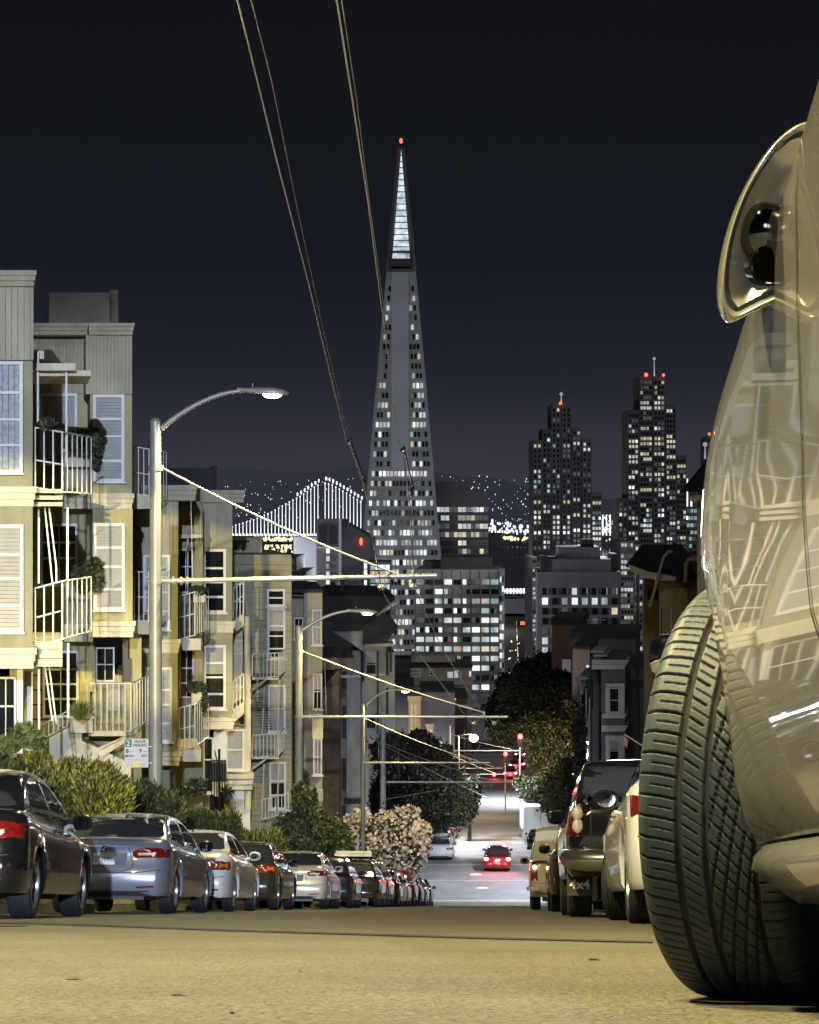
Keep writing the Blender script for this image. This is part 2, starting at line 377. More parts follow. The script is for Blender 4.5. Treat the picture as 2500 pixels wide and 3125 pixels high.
# ---- generic slab tower from px outline columns
def tower(name, label, D, cols, m, cat='skyscraper', pitch=(11, 16), win=(8, 9), probs=None, litrow=None, seed=1, depth=35, base=2150, cap=8, roof=None, skip=None, bottom=None):
    """cols: list of (px0, px1, topy, dy) with dy = metres nearer or farther"""
    random.seed(seed); probs = probs or {'k': 6, 'm': 1, 'a': 1, 'b': 1}
    x0 = min(c[0] for c in cols); x1 = max(c[1] for c in cols)
    root = thing(name, P((x0+x1)/2, base, D), label, cat); R = []
    mbt = MB(); rowk = {r_: random.choices([1, 2, 3], [5, 1.1, 3])[0] for r_ in range(-80, 90)}
    for (a, b, top, dy) in cols:
        mbt.px(a, b, top, base, D+dy, depth, 0)
        n = max(1, int((b-a-4)/pitch[0])); st = (b-a-4)/n; y = top+cap; r = 0
        while y+win[1] < (bottom or base):
            row = int((y-1000)/pitch[1]); pr = probs
            if litrow and row in litrow: pr = litrow[row]
            elif litrow is not None and rowk.get(row) == 2: pr = {k: v*(3.2 if k in 'abd' else 1) for k, v in pr.items()}
            elif litrow is not None and rowk.get(row) == 3: pr = {k: v*(.35 if k in 'abcd' else 1) for k, v in pr.items()}
            for j in range(n):
                cx = a+2+(j+.5)*st; wv = min(win[0], st-1.6)
                if skip and skip(cx, y): continue
                kd = pick(pr) if (j == 0 or random.random() > .45) else R[-1][5] if R else pick(pr)
                R.append(pxrect(cx-wv/2, cx+wv/2, y, y+win[1], D+dy, kd))
            y += pitch[1]
    mbt.build('facade', m, root)
    windows(root, R)
    return root
ecm = mat('ribbed_grey_concrete', (.12, .125, .12), .8, nz=(.06, .3))
W_ = {'a': 3, 'b': 4, 'd': 1, 'k': 1}
t1 = tower('office_tower', 'stepped grey tower with a white mast, nearer the pyramid of the two stepped towers', 1150,
      [(1625, 1655, 1342, 3), (1655, 1682, 1308, 2), (1683, 1712, 1232, 1), (1714, 1744, 1232, 1), (1746, 1774, 1303, 2), (1776, 1806, 1337, 3), (1806, 1837, 1500, 5)],
      ecm, pitch=(9, 15.6), win=(6.5, 9), probs={'k': 7, 'm': 2.2, 'a': 1.1, 'b': .9, 'c': .3, 'd': .15}, litrow={39: {'d': 6, 'a': 1}, 40: {'m': 1, 'k': 1}, 33: {'a': 2, 'b': 2, 'k': 2}, 36: {'a': 2, 'b': 1, 'k': 2, 'd': 1}}, seed=3, base=1900, cap=14)
def mast(root, px, y0, y1, D, r=.5):
    m_ = MB(); m_.tube([P(px, y0, D), P(px, y1, D)], [r, r*.3], 6); m_.ball(P(px, y1+6, D), r*2.2, n=6, k=4); m_.build('mast', mat('lit_mast', (.6, .6, .65), .5, emit=(.7, .75, .9), es=.35), root)
def beacon(root, px, py, D, r=.9):
    m_ = MB(); m_.ball(P(px, py, D), r, n=8, k=5); m_.build('beacon', redl, root)
mast(t1, 1713, 1232, 1196, 1152); beacon(t1, 1711, 1230, 1150)
t2 = tower('office_tower', 'taller stepped grey tower with red beacons and mast, right of the other stepped tower', 1250,
      [(1886, 1916, 1520, 6), (1916, 1950, 1250, 2), (1952, 1992, 1148, 0), (1994, 2030, 1148, 1), (2032, 2064, 1235, 2), (2064, 2096, 1388, 5)],
      ecm, pitch=(9, 15.6), win=(6.5, 9), probs={'k': 6, 'm': 2.4, 'a': 1.0, 'b': 1.5, 'c': .25, 'd': .2}, litrow={15: W_, 21: {'b': 6, 'd': 2, 'k': .5}, 22: {'b': 6, 'a': 1, 'k': .5}, 28: {'b': 2, 'a': 1, 'k': 2}, 25: {'b': 2, 'k': 2}}, seed=5, base=1900, cap=14)
mast(t2, 1997, 1148, 1088, 1252); beacon(t2, 1972, 1143, 1249, 1.2); beacon(t2, 2025, 1144, 1249)
t3 = tower('office_tower', 'distant dark slab with red beacons glimpsed beside the cream car', 1400, [(2160, 2230, 1330, 0)], ecm, base=1900, seed=9, pitch=(9, 16))
for q in (2165, 2178, 2192): beacon(t3, q, 1324, 1399, 1.0)
mast(t3, 2152, 1400, 1350, 1400, .8)
lowm = mat('dark_low_block', (.10, .10, .11), .8, nz=(.05, .2))
t4 = tower('office_building', 'low block with teal lit floors right of the taller stepped tower', 1300, [(2050, 2130, 1545, 0), (2100, 2150, 1630, -10)], lowm, base=1950, seed=11, pitch=(10, 22), win=(8, 11), probs={'k': 3, 'c': 3, 'a': 1, 'm': 2})
fl = MB(); wht = mat('white_floodlight', (.5, .5, .5), .3, emit=(.9, .95, 1), es=9)
for q in ((2068, 1580), (2092, 1580)): fl.ball(P(q[0], q[1], 1285), 1.6, n=8, k=5)
fl.build('floodlight', wht, t4)
# dark glass block with diagonal braces, behind the pyramid's right side
t5 = tower('office_building', 'black glass office block with a stepped top right of the pyramid', 1000, [(1330, 1434, 1468, 6), (1330, 1492, 1497, 0)], mat('black_glass_wall', (.022, .022, .024), .3, nz=(.04, .2)),
      pitch=(13, 25.5), win=(12, 15), probs={'k': 3, 'b': 3, 'a': 2, 'm': 3}, litrow={}, seed=13, base=1800, cap=50, skip=lambda x, y: y < 1540 or y > 1700)
# beige office block with strip windows
offm = mat('beige_office_concrete', (.19, .18, .172), .8, nz=(.05, .2), dirt=(.2, .4))
t6 = thing('office_building', P(1400, 2160, 600), 'broad concrete office block with rows of wide lit windows in front of the pyramid', 'office building')
m_ = MB(); m_.px(1265, 1524, 1738, 2200, 600, 45); m_.build('facade', offm, t6)
m_ = MB(); m_.px(1345, 1500, 1700, 1738, 612, 25); m_.px(1290, 1345, 1712, 1738, 615, 20); m_.build('plant_room', mat('dark_plant_room', (.02, .02, .02), .8), t6)
m_ = MB()
for i in range(10): q = 1266+i*28.4; m_.px(q-.7, q+.7, 1740, 2195, 599.7, .3)
m_.build('facade_joint', mat('joint_dark', (.12, .115, .11), .8), t6)
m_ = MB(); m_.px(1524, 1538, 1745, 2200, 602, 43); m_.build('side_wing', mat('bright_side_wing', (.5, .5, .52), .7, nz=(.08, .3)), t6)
random.seed(21); R = []
for r in range(16):
    y = 1768+r*29.2
    for j in range(9):
        q = 1269+j*28.4
        bright = {2: .9, 5: .6, 6: .75, 7: .95, 8: .5, 9: .4, 12: .35, 11: .7}.get(r, .3)
        kd = pick({'d': 2, 'a': 4, 'b': .4, 'c': .5}) if random.random() < bright else pick({'k': 5, 'm': 2})
        if random.random() < .35:
            R.append(pxrect(q+2, q+12, y, y+15, 600, kd)); R.append(pxrect(q+12.5, q+24, y, y+15, 600, pick({'k': 2, 'a': 1, 'm': 1})))
        else: R.append(pxrect(q+2, q+25, y, y+15, 600, kd))
for r in range(15):
    for j in range(2): R.append(pxrect(1526+j*6.5, 1531+j*6.5, 1760+r*29, 1776+r*29, 602, pick({'k': 1, 'a': 1, 'd': .5, 'm': 1})))
windows(t6, R)
# grey art-deco block (stepped top)
t7 = thing('office_building', P(1760, 2100, 500), 'grey stepped masonry block with square windows below the stepped towers', 'office building')
m_ = MB(); m_.px(1640, 1894, 1745, 2250, 500, 40); m_.px(1672, 1865, 1706, 1745, 503, 36); m_.px(1703, 1832, 1669, 1706, 505, 30); m_.build('facade', mat('grey_masonry', (.17, .17, .178), .85, dirt=(.15, .35), nz=(.06, .2)), t7)
m_ = MB(); m_.px(1777, 1812, 1645, 1669, 507, 12); m_.px(1650, 1672, 1697, 1745, 502.5, 20); m_.px(1866, 1885, 1690, 1745, 502.5, 20); m_.build('roof_tank', roofm, t7)
random.seed(31); R = []
for r in range(16):
    for j in range(8):
        q = 1655+j*30.3; y = 1794+r*30.2
        kd = pick({'k': 6, 'a': 1.0, 'm': 2, 'b': .3, 'd': .2} if r not in (1,) else {'d': 2, 'a': 2, 'k': 2})
        R.append(pxrect(q, q+17, y, y+20, 500, kd))
for j in range(8): R.append(pxrect(1655+j*30.3+14, 1655+j*30.3+17, 1794, 1814, 499.9, pick({'a': 1, 'm': 1})))
windows(t7, R)
t8 = tower('office_tower', 'pale narrow column of windows left of the stepped masonry block', 560, [(1624, 1640, 1700, 0)], ecm, base=2200, seed=15, pitch=(6, 14), win=(4.5, 8), probs={'k': 3, 'a': 2, 'm': 3})
t9 = tower('office_tower', 'narrow grey tower rising behind the red tiled roof', 700, [(1893, 1935, 1650, 0), (1935, 1965, 1660, 3)], ecm, base=2150, seed=17, pitch=(9, 17), win=(6.5, 10), probs={'k': 3, 'b': 2, 'a': 2, 'm': 2})
# blocks left of the pyramid
t10 = thing('office_building', P(1050, 1900, 700), 'grey windowless block with a red light left of the pyramid', 'office building')
gm = mat('grey_render_wall', (.13, .13, .14), .8, nz=(.04, .25))
m_ = MB(); m_.px(896, 968, 1638, 1900, 715, 30); m_.px(966, 1038, 1583, 1900, 700, 30); m_.px(1042, 1128, 1640, 1900, 702, 30); m_.poly([(1042, 1641), (1128, 1641), (1110, 1626), (1075, 1608), (1042, 1590)], 704, 25); m_.build('facade', gm, t10)
m_ = MB(); m_.px(972, 998, 1602, 1660, 699.6, .6); m_.px(1008, 1030, 1602, 1660, 699.6, .6); m_.px(1046, 1062, 1585, 1604, 701, 8); m_.build('opening', mat('black_opening', (.006, .006, .007), .5), t10)
m_ = MB(); m_.px(1034, 1042, 1583, 1830, 699, .8); m_.px(968, 1034, 1668, 1673, 699, .8); m_.build('pilaster', mat('pale_pilaster', (.6, .6, .66), .7), t10)
m_ = MB(); m_.ball(P(1102, 1652, 701), .55, .4, 1.35, n=8, k=6); m_.build('red_light', redl, t10)
R = [pxrect(996, 1006, 1673+i*23.5, 1688+i*23.5, 699.9, 'a' if i % 4 else 'd') for i in range(7)]
windows(t10, R)
t11 = tower('office_building', 'glass fronted low block with teal rooms at the foot of the pyramid', 680, [(1128, 1192, 1715, 0)], gm, base=1950, seed=19, pitch=(15, 20), win=(13, 15), probs={'a': 2, 'c': 3, 'd': .6, 'k': 1, 'b': 1})
m_ = MB(); m_.px(1111, 1120, 1710, 1735, 678, .8); m_.px(1111, 1120, 1738, 1765, 678, .8); m_.px(1112, 1119, 1770, 1785, 678, .8); m_.build('stair_window', WM['d'], t11)
t12 = tower('apartment_building', 'small grey block with pale balconies just right of the nearest pole arm', 420, [(888, 935, 1745, 0), (860, 905, 1700, 6)], gm, cat='apartment building', base=1900, seed=23, pitch=(14, 28), win=(10, 14), probs={'k': 4, 'm': 3, 'a': .6})
t13 = tower('office_building', 'dark block with lit top edge between the black glass block and the stepped tower', 1700, [(1494, 1530, 1626, 0), (1530, 1625, 1660, 0)], lowm, base=2050, seed=25, pitch=(12, 30), win=(3, 3), probs={'k': 1})

# ---- suspension bridge
D = 3300
br = thing('suspension_bridge', P(1000, 1690, D), 'long suspension bridge with white lights on its hanger cables', 'bridge')
bl = mat('bridge_lights', (.5, .5, .5), .3, emit=(.86, .93, 1), es=1.6); steel = mat('bridge_steel', (.14, .14, .16), .6)
def cable_y(x):
    pts = [(690, 1615), (720, 1602), (770, 1588), (830, 1562), (880, 1533), (920, 1512), (950, 1492), (985, 1472), (1010, 1478), (1050, 1500), (1110, 1535), (1200, 1560), (1600, 1600)]
    for (a, b), (c, d) in zip(pts, pts[1:]):
        if x <= c: return b+(d-b)*(x-a)/(c-a)
    return 1600
x = 709.0
while x < 1112:
    if not 975 < x < 990:
        top = cable_y(x); hg = MB(); hg.tube([P(x, top, D), P(x, 1634, D)], [.5, .8], 5); hg.ball(P(x, top, D), 1.3, n=6, k=4)
        if x > 905: hg.ball(P(x+3, top-14+abs(x-985)*.03, D+30), 1.6, 1.6, 3.5, n=6, k=4)
        hg.build('hanger_light', bl, br)
    x += 10.9
for q in (1840, 1851, 1862): MB().tube([P(q, 1570, D), P(q, 1640, D)], 1.1, 5).build('hanger_light', bl, br)
for q in (2097, 2110): MB().tube([P(q, 1460, D), P(q, 1580, D)], 1.6, 5).build('hanger_light', bl, br)
m_ = MB(); m_.box(P(640, 0, D).x, P(2300, 0, D).x, D-8, D+22, P(0, 1642, D).z, P(0, 1634, D).z); m_.build('deck', steel, br)
m_ = MB(); m_.px(975, 979, 1462, 1700, D, 6, 0); m_.px(990, 993, 1466, 1700, D+20, 6, 0)
for i in range(3): m_.tube([P(978, 1535+i*40, D), P(991, 1560+i*40, D)], 1.4, 4); m_.tube([P(991, 1535+i*40, D), P(978, 1560+i*40, D)], 1.4, 4)
m_.build('tower', steel, br)
m_ = MB(); m_.ball(P(999, 1461, D), 1.9, n=8, k=5); m_.build('beacon', redl, br)
m_ = MB()
for x in range(690, 1120, 4): m_.box(P(x, 0, D).x, P(x, 0, D).x+1.2, D-9, D-8, P(0, 1633, D).z, P(0, 1631, D).z)
m_.build('deck_lamps', mat('deck_lamps', (.5, .5, .5), .3, emit=(1, .9, .75), es=1.5), br)
m_ = MB()
for x0_, x1_ in ((690, 1115), (1490, 1625), (1838, 1880)):
    n = int((x1_-x0_)/11)
    for i in range(n): m_.ball(P(x0_+i*11, 1632 if x0_ < 1400 else 1622, D-15), 1.5, 1.5, 2.6, n=6, k=4)
m_.build('roadway_lamps', bl, br)
# far shore lights: uncountable
def specks(name, pts, col, es, n, seed, D, r):
    random.seed(seed); m_ = MB()
    for i in range(n):
        x, y = pts(); s_ = r*random.uniform(.45, 1.25); m_.ball(P(x, y, D+random.uniform(-200, 200)), s_, s_, s_*1.5, n=5, k=3)
    o = m_.build(name, mat(name+'_glow', (.3, .3, .3), .3, emit=col, es=es)); return struct(o, 'stuff')
g = random.gauss; u = random.uniform
specks('hillside_lights', lambda: (lambda x: (x, u(1455+abs(x-740)*.10, 1590)))(max(660, g(760, 90))), (.85, .92, 1), 1.1, 80, 3, 9900, 2.6)
specks('hillside_lights', lambda: (u(1340, 1640), min(1600, 1452+abs(g(0, 60)))), (.9, .93, 1), 1.0, 70, 4, 9900, 2.6)
specks('hillside_lights', lambda: (u(1490, 1640), u(1535, 1600)), (1, .85, .55), .9, 40, 5, 9900, 2.5)
specks('hillside_lights', lambda: (u(930, 1110), u(1450, 1560)), (.85, .92, 1), .9, 30, 14, 9900, 2.5)
specks('shore_lights', lambda: (u(1490, 1640), g(1612, 9)), (.9, .95, 1), 1.6, 70, 6, 4600, 2.6)
specks('shore_lights', lambda: (u(1835, 1880), g(1612, 20)), (.9, .95, 1), 1.6, 40, 7, 4600, 2.4)
specks('pier_lights', lambda: (u(715, 897), 1642+abs(g(0, 5))), (1, .72, .35), 2.2, 60, 8, 2500, 1.8)
specks('pier_lights', lambda: (u(810, 897), u(1658, 1684)), (.85, .92, 1), 1.3, 60, 9, 2400, 1.5)
specks('pier_lights', lambda: (u(1495, 1625), 1640+abs(g(0, 3))), (1, .6, .3), 1.3, 40, 10, 2500, 1.6)
specks('city_lights', lambda: (u(1548, 1630), u(1955, 2080)), (1, .85, .6), 1.4, 40, 11, 1100, .5)
specks('city_lights', lambda: (u(1540, 1640), u(1960, 2120)), (.85, .95, .95), 1.3, 40, 12, 1100, .45)
pr = thing('pier_shed', P(800, 1700, 2000), 'long low pier shed on the dark bay left of the pyramid', 'pier shed')
m_ = MB(); m_.px(720, 896, 1654, 1662, 2000, 60, 0); m_.build('pier', lowm, pr); m_ = MB(); m_.px(700, 905, 1690, 1735, 1900, 60, 0); m_.build('shed', lowm, pr)
for i, (q, s_) in enumerate(((1538, 1.6), (1548, 1.6), (1558, 1.6), (1571, 1.6), (1581, 1.6), (1592, 1.6), (1598, 1.6))):
    pass
pl = thing('waterfront_terminal', P(1583, 2010, 1500), 'pale arcaded waterfront building at the end of the street under a red neon sign', 'terminal building')
plm = mat('pale_arcade_wall', (.62, .60, .60), .7, nz=(.03, .15))
m_ = MB(); m_.px(1536, 1640, 1935, 2060, 1490, 30, 0); m_.build('wall', plm, pl)
m_ = MB(); m_.px(1536, 1640, 1828, 1872, 1560, 60, 0); m_.build('shed_roof', mat('grey_shed_roof', (.30, .31, .36), .6, nz=(.03, .3)), pl); m_ = MB(); m_.poly([(1536, 1932), (1640, 1932), (1640, 1918), (1545, 1914)], 1495, 20); m_.build('roof', mat('grey_shed_roof', (.30, .31, .36), .6, nz=(.03, .3)), pl)
m_ = MB()
for i in range(5):
    c = 1548+i*16; m_.poly([(c-5, 1990), (c+5, 1990), (c+5, 1958)]+[(c+5*math.cos(a*math.pi/6), 1958-6*math.sin(a*math.pi/6)) for a in range(1, 6)]+[(c-5, 1958)], 1489.5, .6)
m_.build('arch', mat('arch_shadow', (.20, .18, .18), .8), pl)
m_ = MB(); m_.px(1545, 1600, 1975, 2010, 1480, 4, 0); m_.build('shopfront', litmat('shopfront_glow', (1, .75, .45), .2, 1.4, (.06, .06, .06)), pl)
m_ = MB()
for i in range(7): m_.ball(P(1538+i*10.2, 1803, 1480), 1.2, 1.2, 2.3, n=6, k=4)
m_.build('lamp', wht if False else bl, pl)
lamp('POINT', P(1590, 1960, 1460), 9e4, (1, .95, .9), 3)
# red neon sign
sg = thing('neon_sign', P(1608, 1925, 1440), 'red neon roof sign over the arcaded building at the street end', 'sign')
m_ = MB(); 
for i, x in enumerate((1591, 1597, 1603, 1609, 1615, 1621, 1627, 1633)):
    m_.tube([P(x, 1897, 1440), P(x-.8, 1914, 1440)], .55, 5)
    if i % 2 == 0: m_.tube([P(x, 1897, 1440), P(x+4, 1898, 1440)], .5, 5); m_.tube([P(x, 1914, 1440), P(x+4, 1913, 1440)], .5, 5)
    else: m_.tube([P(x, 1905, 1440), P(x+3, 1905, 1440)], .5, 5)
m_.build('neon_letters', mat('neon_red', (.3, .02, .01), .3, emit=(1, .11, .04), es=3.2), sg)
m_ = MB(); m_.px(1588, 1641, 1916, 1918, 1441, 1, 0); m_.tube([P(1617, 1935, 1441), P(1617, 1916, 1441)], .5, 5); m_.build('sign_frame', steel, sg)
# palms by the terminal
for q, hpy in ((1570, 1962), (1600, 1966)):
    pt = thing('palm_tree', P(q, 2080, 1400), 'small dark palm before the arcade, %s' % ('left one of the pair' if q < 1580 else 'right one of the pair'), 'palm tree', 'palms before the arcade')
    m_ = MB(); m_.tube([P(q, 2080, 1400), P(q, hpy, 1400)], [1.0, .7], 6); m_.build('trunk', mat('bark', (.05, .04, .03), .9, nz=(4, .3)), pt)
    m_ = MB(); random.seed(q)
    for i in range(26):
        a = u(0, 6.28); el = u(-.6, .9); L = u(4, 6); d = Vector((math.cos(a)*math.cos(el), math.sin(a)*math.cos(el), math.sin(el))); c = P(q, hpy, 1400)
        s2 = d.cross(Vector((0, 0, 1))).normalized()*.5
        m_.add([c-s2, c+s2, c+d*L*.6+s2+Vector((0, 0, .3)), c+d*L+Vector((0, 0, -1.2)), c+d*L*.6-s2+Vector((0, 0, .3))], [(0, 1, 2, 3, 4)])
    m_.build('crown', mat('palm_leaf', (.05, .10, .06), .6), pt)
Gn = lambda y: -.15-.206*y
# ================= POLES, WIRES, SIGNS =================
lens_on = mat('lamp_lens_lit', (1, .9, .7), .3, emit=(1.0, .80, .40), es=26)
lens_on.cycles.emission_sampling = 'AUTO'
polem = mat('painted_pole_metal', (.30, .285, .23), .42, .25, nz=(3, .12), bump=(40, .1, .002))
armm = mat('bracket_arm_metal', (.40, .37, .29), .35, .4, nz=(5, .1))
ropem = mat('span_cable', (.45, .40, .30), .6)
wirem = mat('copper_wire', (.75, .70, .55), .5, 0)
def rnd(lst): return lst
def street_pole(D, px, ytop, yarm, armtip, yrope, hooks, lamppx, label, r=.13, on=True, power=0, mat_=None, rope_end=None, arm_dy=0, group='trolley poles along the left kerb'):
    s = F/D; x = (px-CX)/s; zb = rz(D)+.1
    root = thing('street_lamp_pole' if lamppx else 'trolley_pole', (x, D, zb), label, 'street lamp' if lamppx else 'pole', group)
    pm = mat_ or polem
    m_ = MB(); zt = (CY-ytop)/s
    m_.tube([(x, D, zb), (x, D, zb+2), (x, D, zt)], [r*1.12, r*1.05, r*.82], 16); m_.build('pole', pm, root, 40)
    m_ = MB(); m_.lathe([(.001, .06), (r*.6, .05), (r*.9, 0)], (x, D, zt), n=14); m_.build('pole_cap', pm, root, 40)
    for yy in (yarm, yrope, (yarm+2780)/2): 
        if yy: z = (CY-yy)/s; MB().lathe([(r*.95, -.05), (r*1.12, -.05), (r*1.12, .05), (r*.95, .05)], (x, D, z), n=14).build('pole_band', pm, root, 40)
    if yarm:
        za = (CY-yarm)/s; xt = (armtip-CX)/s
        m_ = MB(); m_.tube([(x-.15, D, za), (x+.3, D-.02, za), (xt, D-.02, za+arm_dy/s)], [.045, .05, .045], 10); 
        ob = m_.build('bracket_arm', armm if not mat_ else mat_, root, 50)
        m_ = MB()
        for q in (.35, .5, .62): m_.lathe([(.05, -.02), (.085, -.02), (.085, .02), (.05, .02)], (x+q, D-.02, za), 'x', 10)
        m_.build('arm_clamp', armm if not mat_ else mat_, root, 50)
        for hx in hooks:
            X = (hx-CX)/s; zz = za+arm_dy/s*(X-x)/(xt-x)
            m_ = MB(); m_.tube([(X-.13, D-.05, zz+.05), (X-.13, D-.05, zz-.1), (X, D-.05, zz-.17), (X+.13, D-.05, zz-.1), (X+.13, D-.05, zz+.05)], .012, 6); m_.lathe([(.001, -.27), (.06, -.26), (.09, -.2), (.04, -.15), (.001, -.13)], (X, D-.05, zz), n=10)
            m_.build('wire_hanger', armm, root, 50)
    if yrope:
        zr = (CY-yrope)/s; re = rope_end or (armtip-75 if armtip else px+100); X = (re-CX)/s; zz = (CY-yarm)/s+.14
        p0 = Vector((x+r, D, zr)); p1 = Vector((X, D-.02, zz)); pts = [p0.lerp(p1, t)-Vector((0, 0, .10*math.sin(t*math.pi))) for t in (0, .15, .3, .5, .7, .85, 1)]
        m_ = MB(); m_.tube(pts, .022, 8); m_.tube([p1, p1-Vector((0, 0, .16))], .03, 6); m_.build('span_cable', ropem if not mat_ else mat_, root, 60)
        m_ = MB(); a_ = p0.lerp(p1, .12); m_.tube([a_, (a_.x+.05, D, zz-.12)], .006, 5); m_.build('feed_cable', ropem, root)
    if lamppx:
        (ax, ay), (hx, hy) = lamppx   # arm start on pole, head lens centre
        p0 = Vector(((ax-CX)/s, D, (CY-ay)/s)); h = Vector(((hx-CX)/s, D, (CY-hy)/s))
        L = h.x-p0.x; pts = []
        for t in [i/10 for i in range(11)]:
            pts.append(Vector((p0.x+(L-.35)*t, D, p0.z+(h.z+.09-p0.z)*(math.sin(t*math.pi/2)**.9 if t > 0 else 0))))
        m_ = MB(); m_.tube(pts, [.06-.02*i/10 for i in range(11)], 10); m_.build('lamp_arm', pm, root, 60)
        m_ = MB(); vs = []; e = pts[-1]
        secs = [(-.28, .04, .04, .02), (-.1, .07, .06, .0), (.15, .13, .09, 0), (.42, .17, .10, 0), (.62, .14, .07, 0), (.72, .05, .03, 0)]
        n = 14
        for (dx, ry_, rzz, dz) in secs:
            for j in range(n):
                a = 2*math.pi*j/n; zq = math.sin(a)*rzz; zq = max(zq, -.035); vs.append((e.x+dx+.1, D+math.cos(a)*ry_, e.z+zq+dz-.01-(dx*.06)))
        m_.add(vs, [(i*n+j, i*n+(j+1) % n, (i+1)*n+(j+1) % n, (i+1)*n+j) for i in range(len(secs)-1) for j in range(n)]+[tuple(range(n-1, -1, -1)), tuple((len(secs)-1)*n+j for j in range(n))])
        hd = m_.build('lamp_head', pm, root, 50)
        m_ = MB(); m_.lathe([(.001, .06), (.035, .06), (.035, 0)], (e.x+.12, D, e.z+.08), n=10); m_.build('photo_sensor', blackp, hd)
        m_ = MB(); m_.ball((e.x+.5, D, e.z-.075), .19, .13, .075, 12, 6); m_.build('lamp_lens', lens_on if on else glassd, hd, 60)
        if power: lamp('SPOT', (e.x+.5, D, e.z-.15), power, YEL, .12, (e.x+.3, D-.6, e.z-8), 156, .25)
    return root
street_pole(37, 475, 1285, 1772, 1333, 1428, [1165, 1262], ((492, 1308), (808, 1206)), 'nearest tall trolley pole with a lit lamp by the first parking sign', power=6500, rope_end=1208, arm_dy=16)
street_pole(62, 913, 1912, 2187, 1550, 1988, [1448, 1509], ((924, 1922), (1108, 1872)), 'second trolley pole down the hill, its arm crossing before the dark trees', r=.13, power=5000, rope_end=1478)
street_pole(89, 1108, 2148, 2327, 1497, 2192, [1415, 1458], ((1116, 2152), (1228, 2110)), 'third trolley pole down the hill, rising left of the pink flowering bush', r=.11, power=3500, rope_end=1436)
greym = mat('grey_pole_metal', (.42, .42, .42), .5, .3, nz=(3, .1))
street_pole(102, 1169, 2170, 2386, 1560, 2270, [1480, 1500], None, 'thick grey pole behind the pink bush with a long pale arm', r=.16, mat_=greym, rope_end=1490)
# four small far poles with arms
for D, px, yt, ya, tip, yr, lab in ((190, 1312, 2233, 2344, 1535, 2262, 'small far warm lit pole below the bright lamp'), (225, 1346, 2264, 2362, 1540, 2290, 'thin far pole between the bushes and the bright lamp'),
                               (160, 1373, 2215, 2290, 1590, 2240, 'short pale pole end with the white arm reaching the right trees'), (260, 1418, 2226, 2302, 1560, 2250, 'farthest white pole left of the bright lamp')):
    street_pole(D, px, yt, ya, tip, yr, [], None, lab, r=.12, mat_=greym if D in (160, 260) else None, rope_end=tip-30)
# the bright far lamp
D = 185; x = P(1446, 0, D).x
root = thing('street_lamp', (P(1418, 0, D).x, D, rz(D)), 'far street lamp burning bright orange white over the lower street', 'street lamp')
m_ = MB(); zz = P(0, 2252, D).z; m_.tube([(P(1400, 0, D).x, D, rz(D)), (P(1400, 0, D).x, D, zz+.3), (x-.2, D, zz+.4)], [.1, .08, .05], 8); m_.build('pole', polem, root)
m_ = MB(); m_.ball((x, D, zz), 0.42, .42, .36, 12, 8); m_.build('lamp_lens', mat('bright_lamp', (1, .9, .7), .3, emit=(1, .80, .42), es=40), root, 60)
lamp('POINT', (x, D-.6, zz-.4), 2600, WARM, .3)

# overhead wires
def wire(name, pts, r, label, cat='trolley wire', group='trolley wires', m=None, sag=.0):
    P_ = []
    for (a, b) in zip(pts, pts[1:]):
        for i in range(8): t = i/8; p = a.lerp(b, t); p.z -= sag*4*t*(1-t)*(b-a).length; P_.append(p)
    P_.append(pts[-1]); m_ = MB(); m_.tube(P_, r, 6)
    return tag(m_.build(name, m or wirem, None, 60), label, cat, group)
def W(px, py):    # a wire point 6 m above the street slope, found by its height
    t = (CY-py)/F+.206; return P(px, py, 5.95/t)
wire('trolley_wire', [W(700, -140), W(725, 0), W(842, 478), W(938, 850), W(1058, 1350)], .0058, 'leftmost long overhead wire, ending at the first insulator')
wire('trolley_wire', [W(1066, 1352), W(1110, 1480), P(1165, 1800, 37), P(1260, 1970, 46), P(1448, 2220, 62), P(1478, 2260, 75)], .011, 'left overhead wire below its insulator, down past the nearest arm')
wire('trolley_wire', [W(1010, -140), W(1028, 0), W(1075, 300), W(1121, 600), W(1170, 980), W(1222, 1376)], .0058, 'third long overhead wire, crossing the pyramid')
wire('trolley_wire', [W(1230, 1376), W(1255, 1560), P(1265, 1795, 37), P(1345, 1970, 46), P(1505, 2230, 62), P(1540, 2300, 80)], .011, 'right overhead wire below its insulator, over the office block')
wire('trolley_wire', [W(752, -140), W(767, 0), W(830, 250), W(900, 600), W(985, 1000), W(1098, 1480)], .0034, 'faint thin wire beside the leftmost overhead wire', m=ropem)
wire('trolley_wire', [W(1030, -140), W(1043, 0), W(1088, 300), W(1128, 620), W(1180, 1000)], .0034, 'faint thin wire beside the third overhead wire', m=ropem)
for a, b, lab in ((W(1058, 1350), W(1104, 1476), 'left'), (W(1222, 1376), W(1252, 1500), 'right')):
    m_ = MB(); m_.tube([a+Vector((.05, 0, .03)), b+Vector((.05, 0, .03))], .012, 6); m_.tube([a, a+Vector((.06, 0, .06))], .02, 6); m_.tube([b, b+Vector((.05, 0, .09))], .022, 6)
    tag(m_.build('wire_insulator', blackp), 'dark section insulator on the %s trolley wire' % lab, 'insulator', 'wire insulators')
wire('guy_wire', [P(1150, 2262, 102), P(1330, 2360, 108), P(1500, 2440, 115)], .02, 'pale cable sagging from the thick grey pole across the dark tree', 'cable', 'far cables', m=ropem)
wire('guy_wire', [P(1172, 2440, 102), P(1330, 2412, 103)], .012, 'short pale cable in front of the dark tree, low by the grey pole', 'cable', 'far cables', m=ropem)

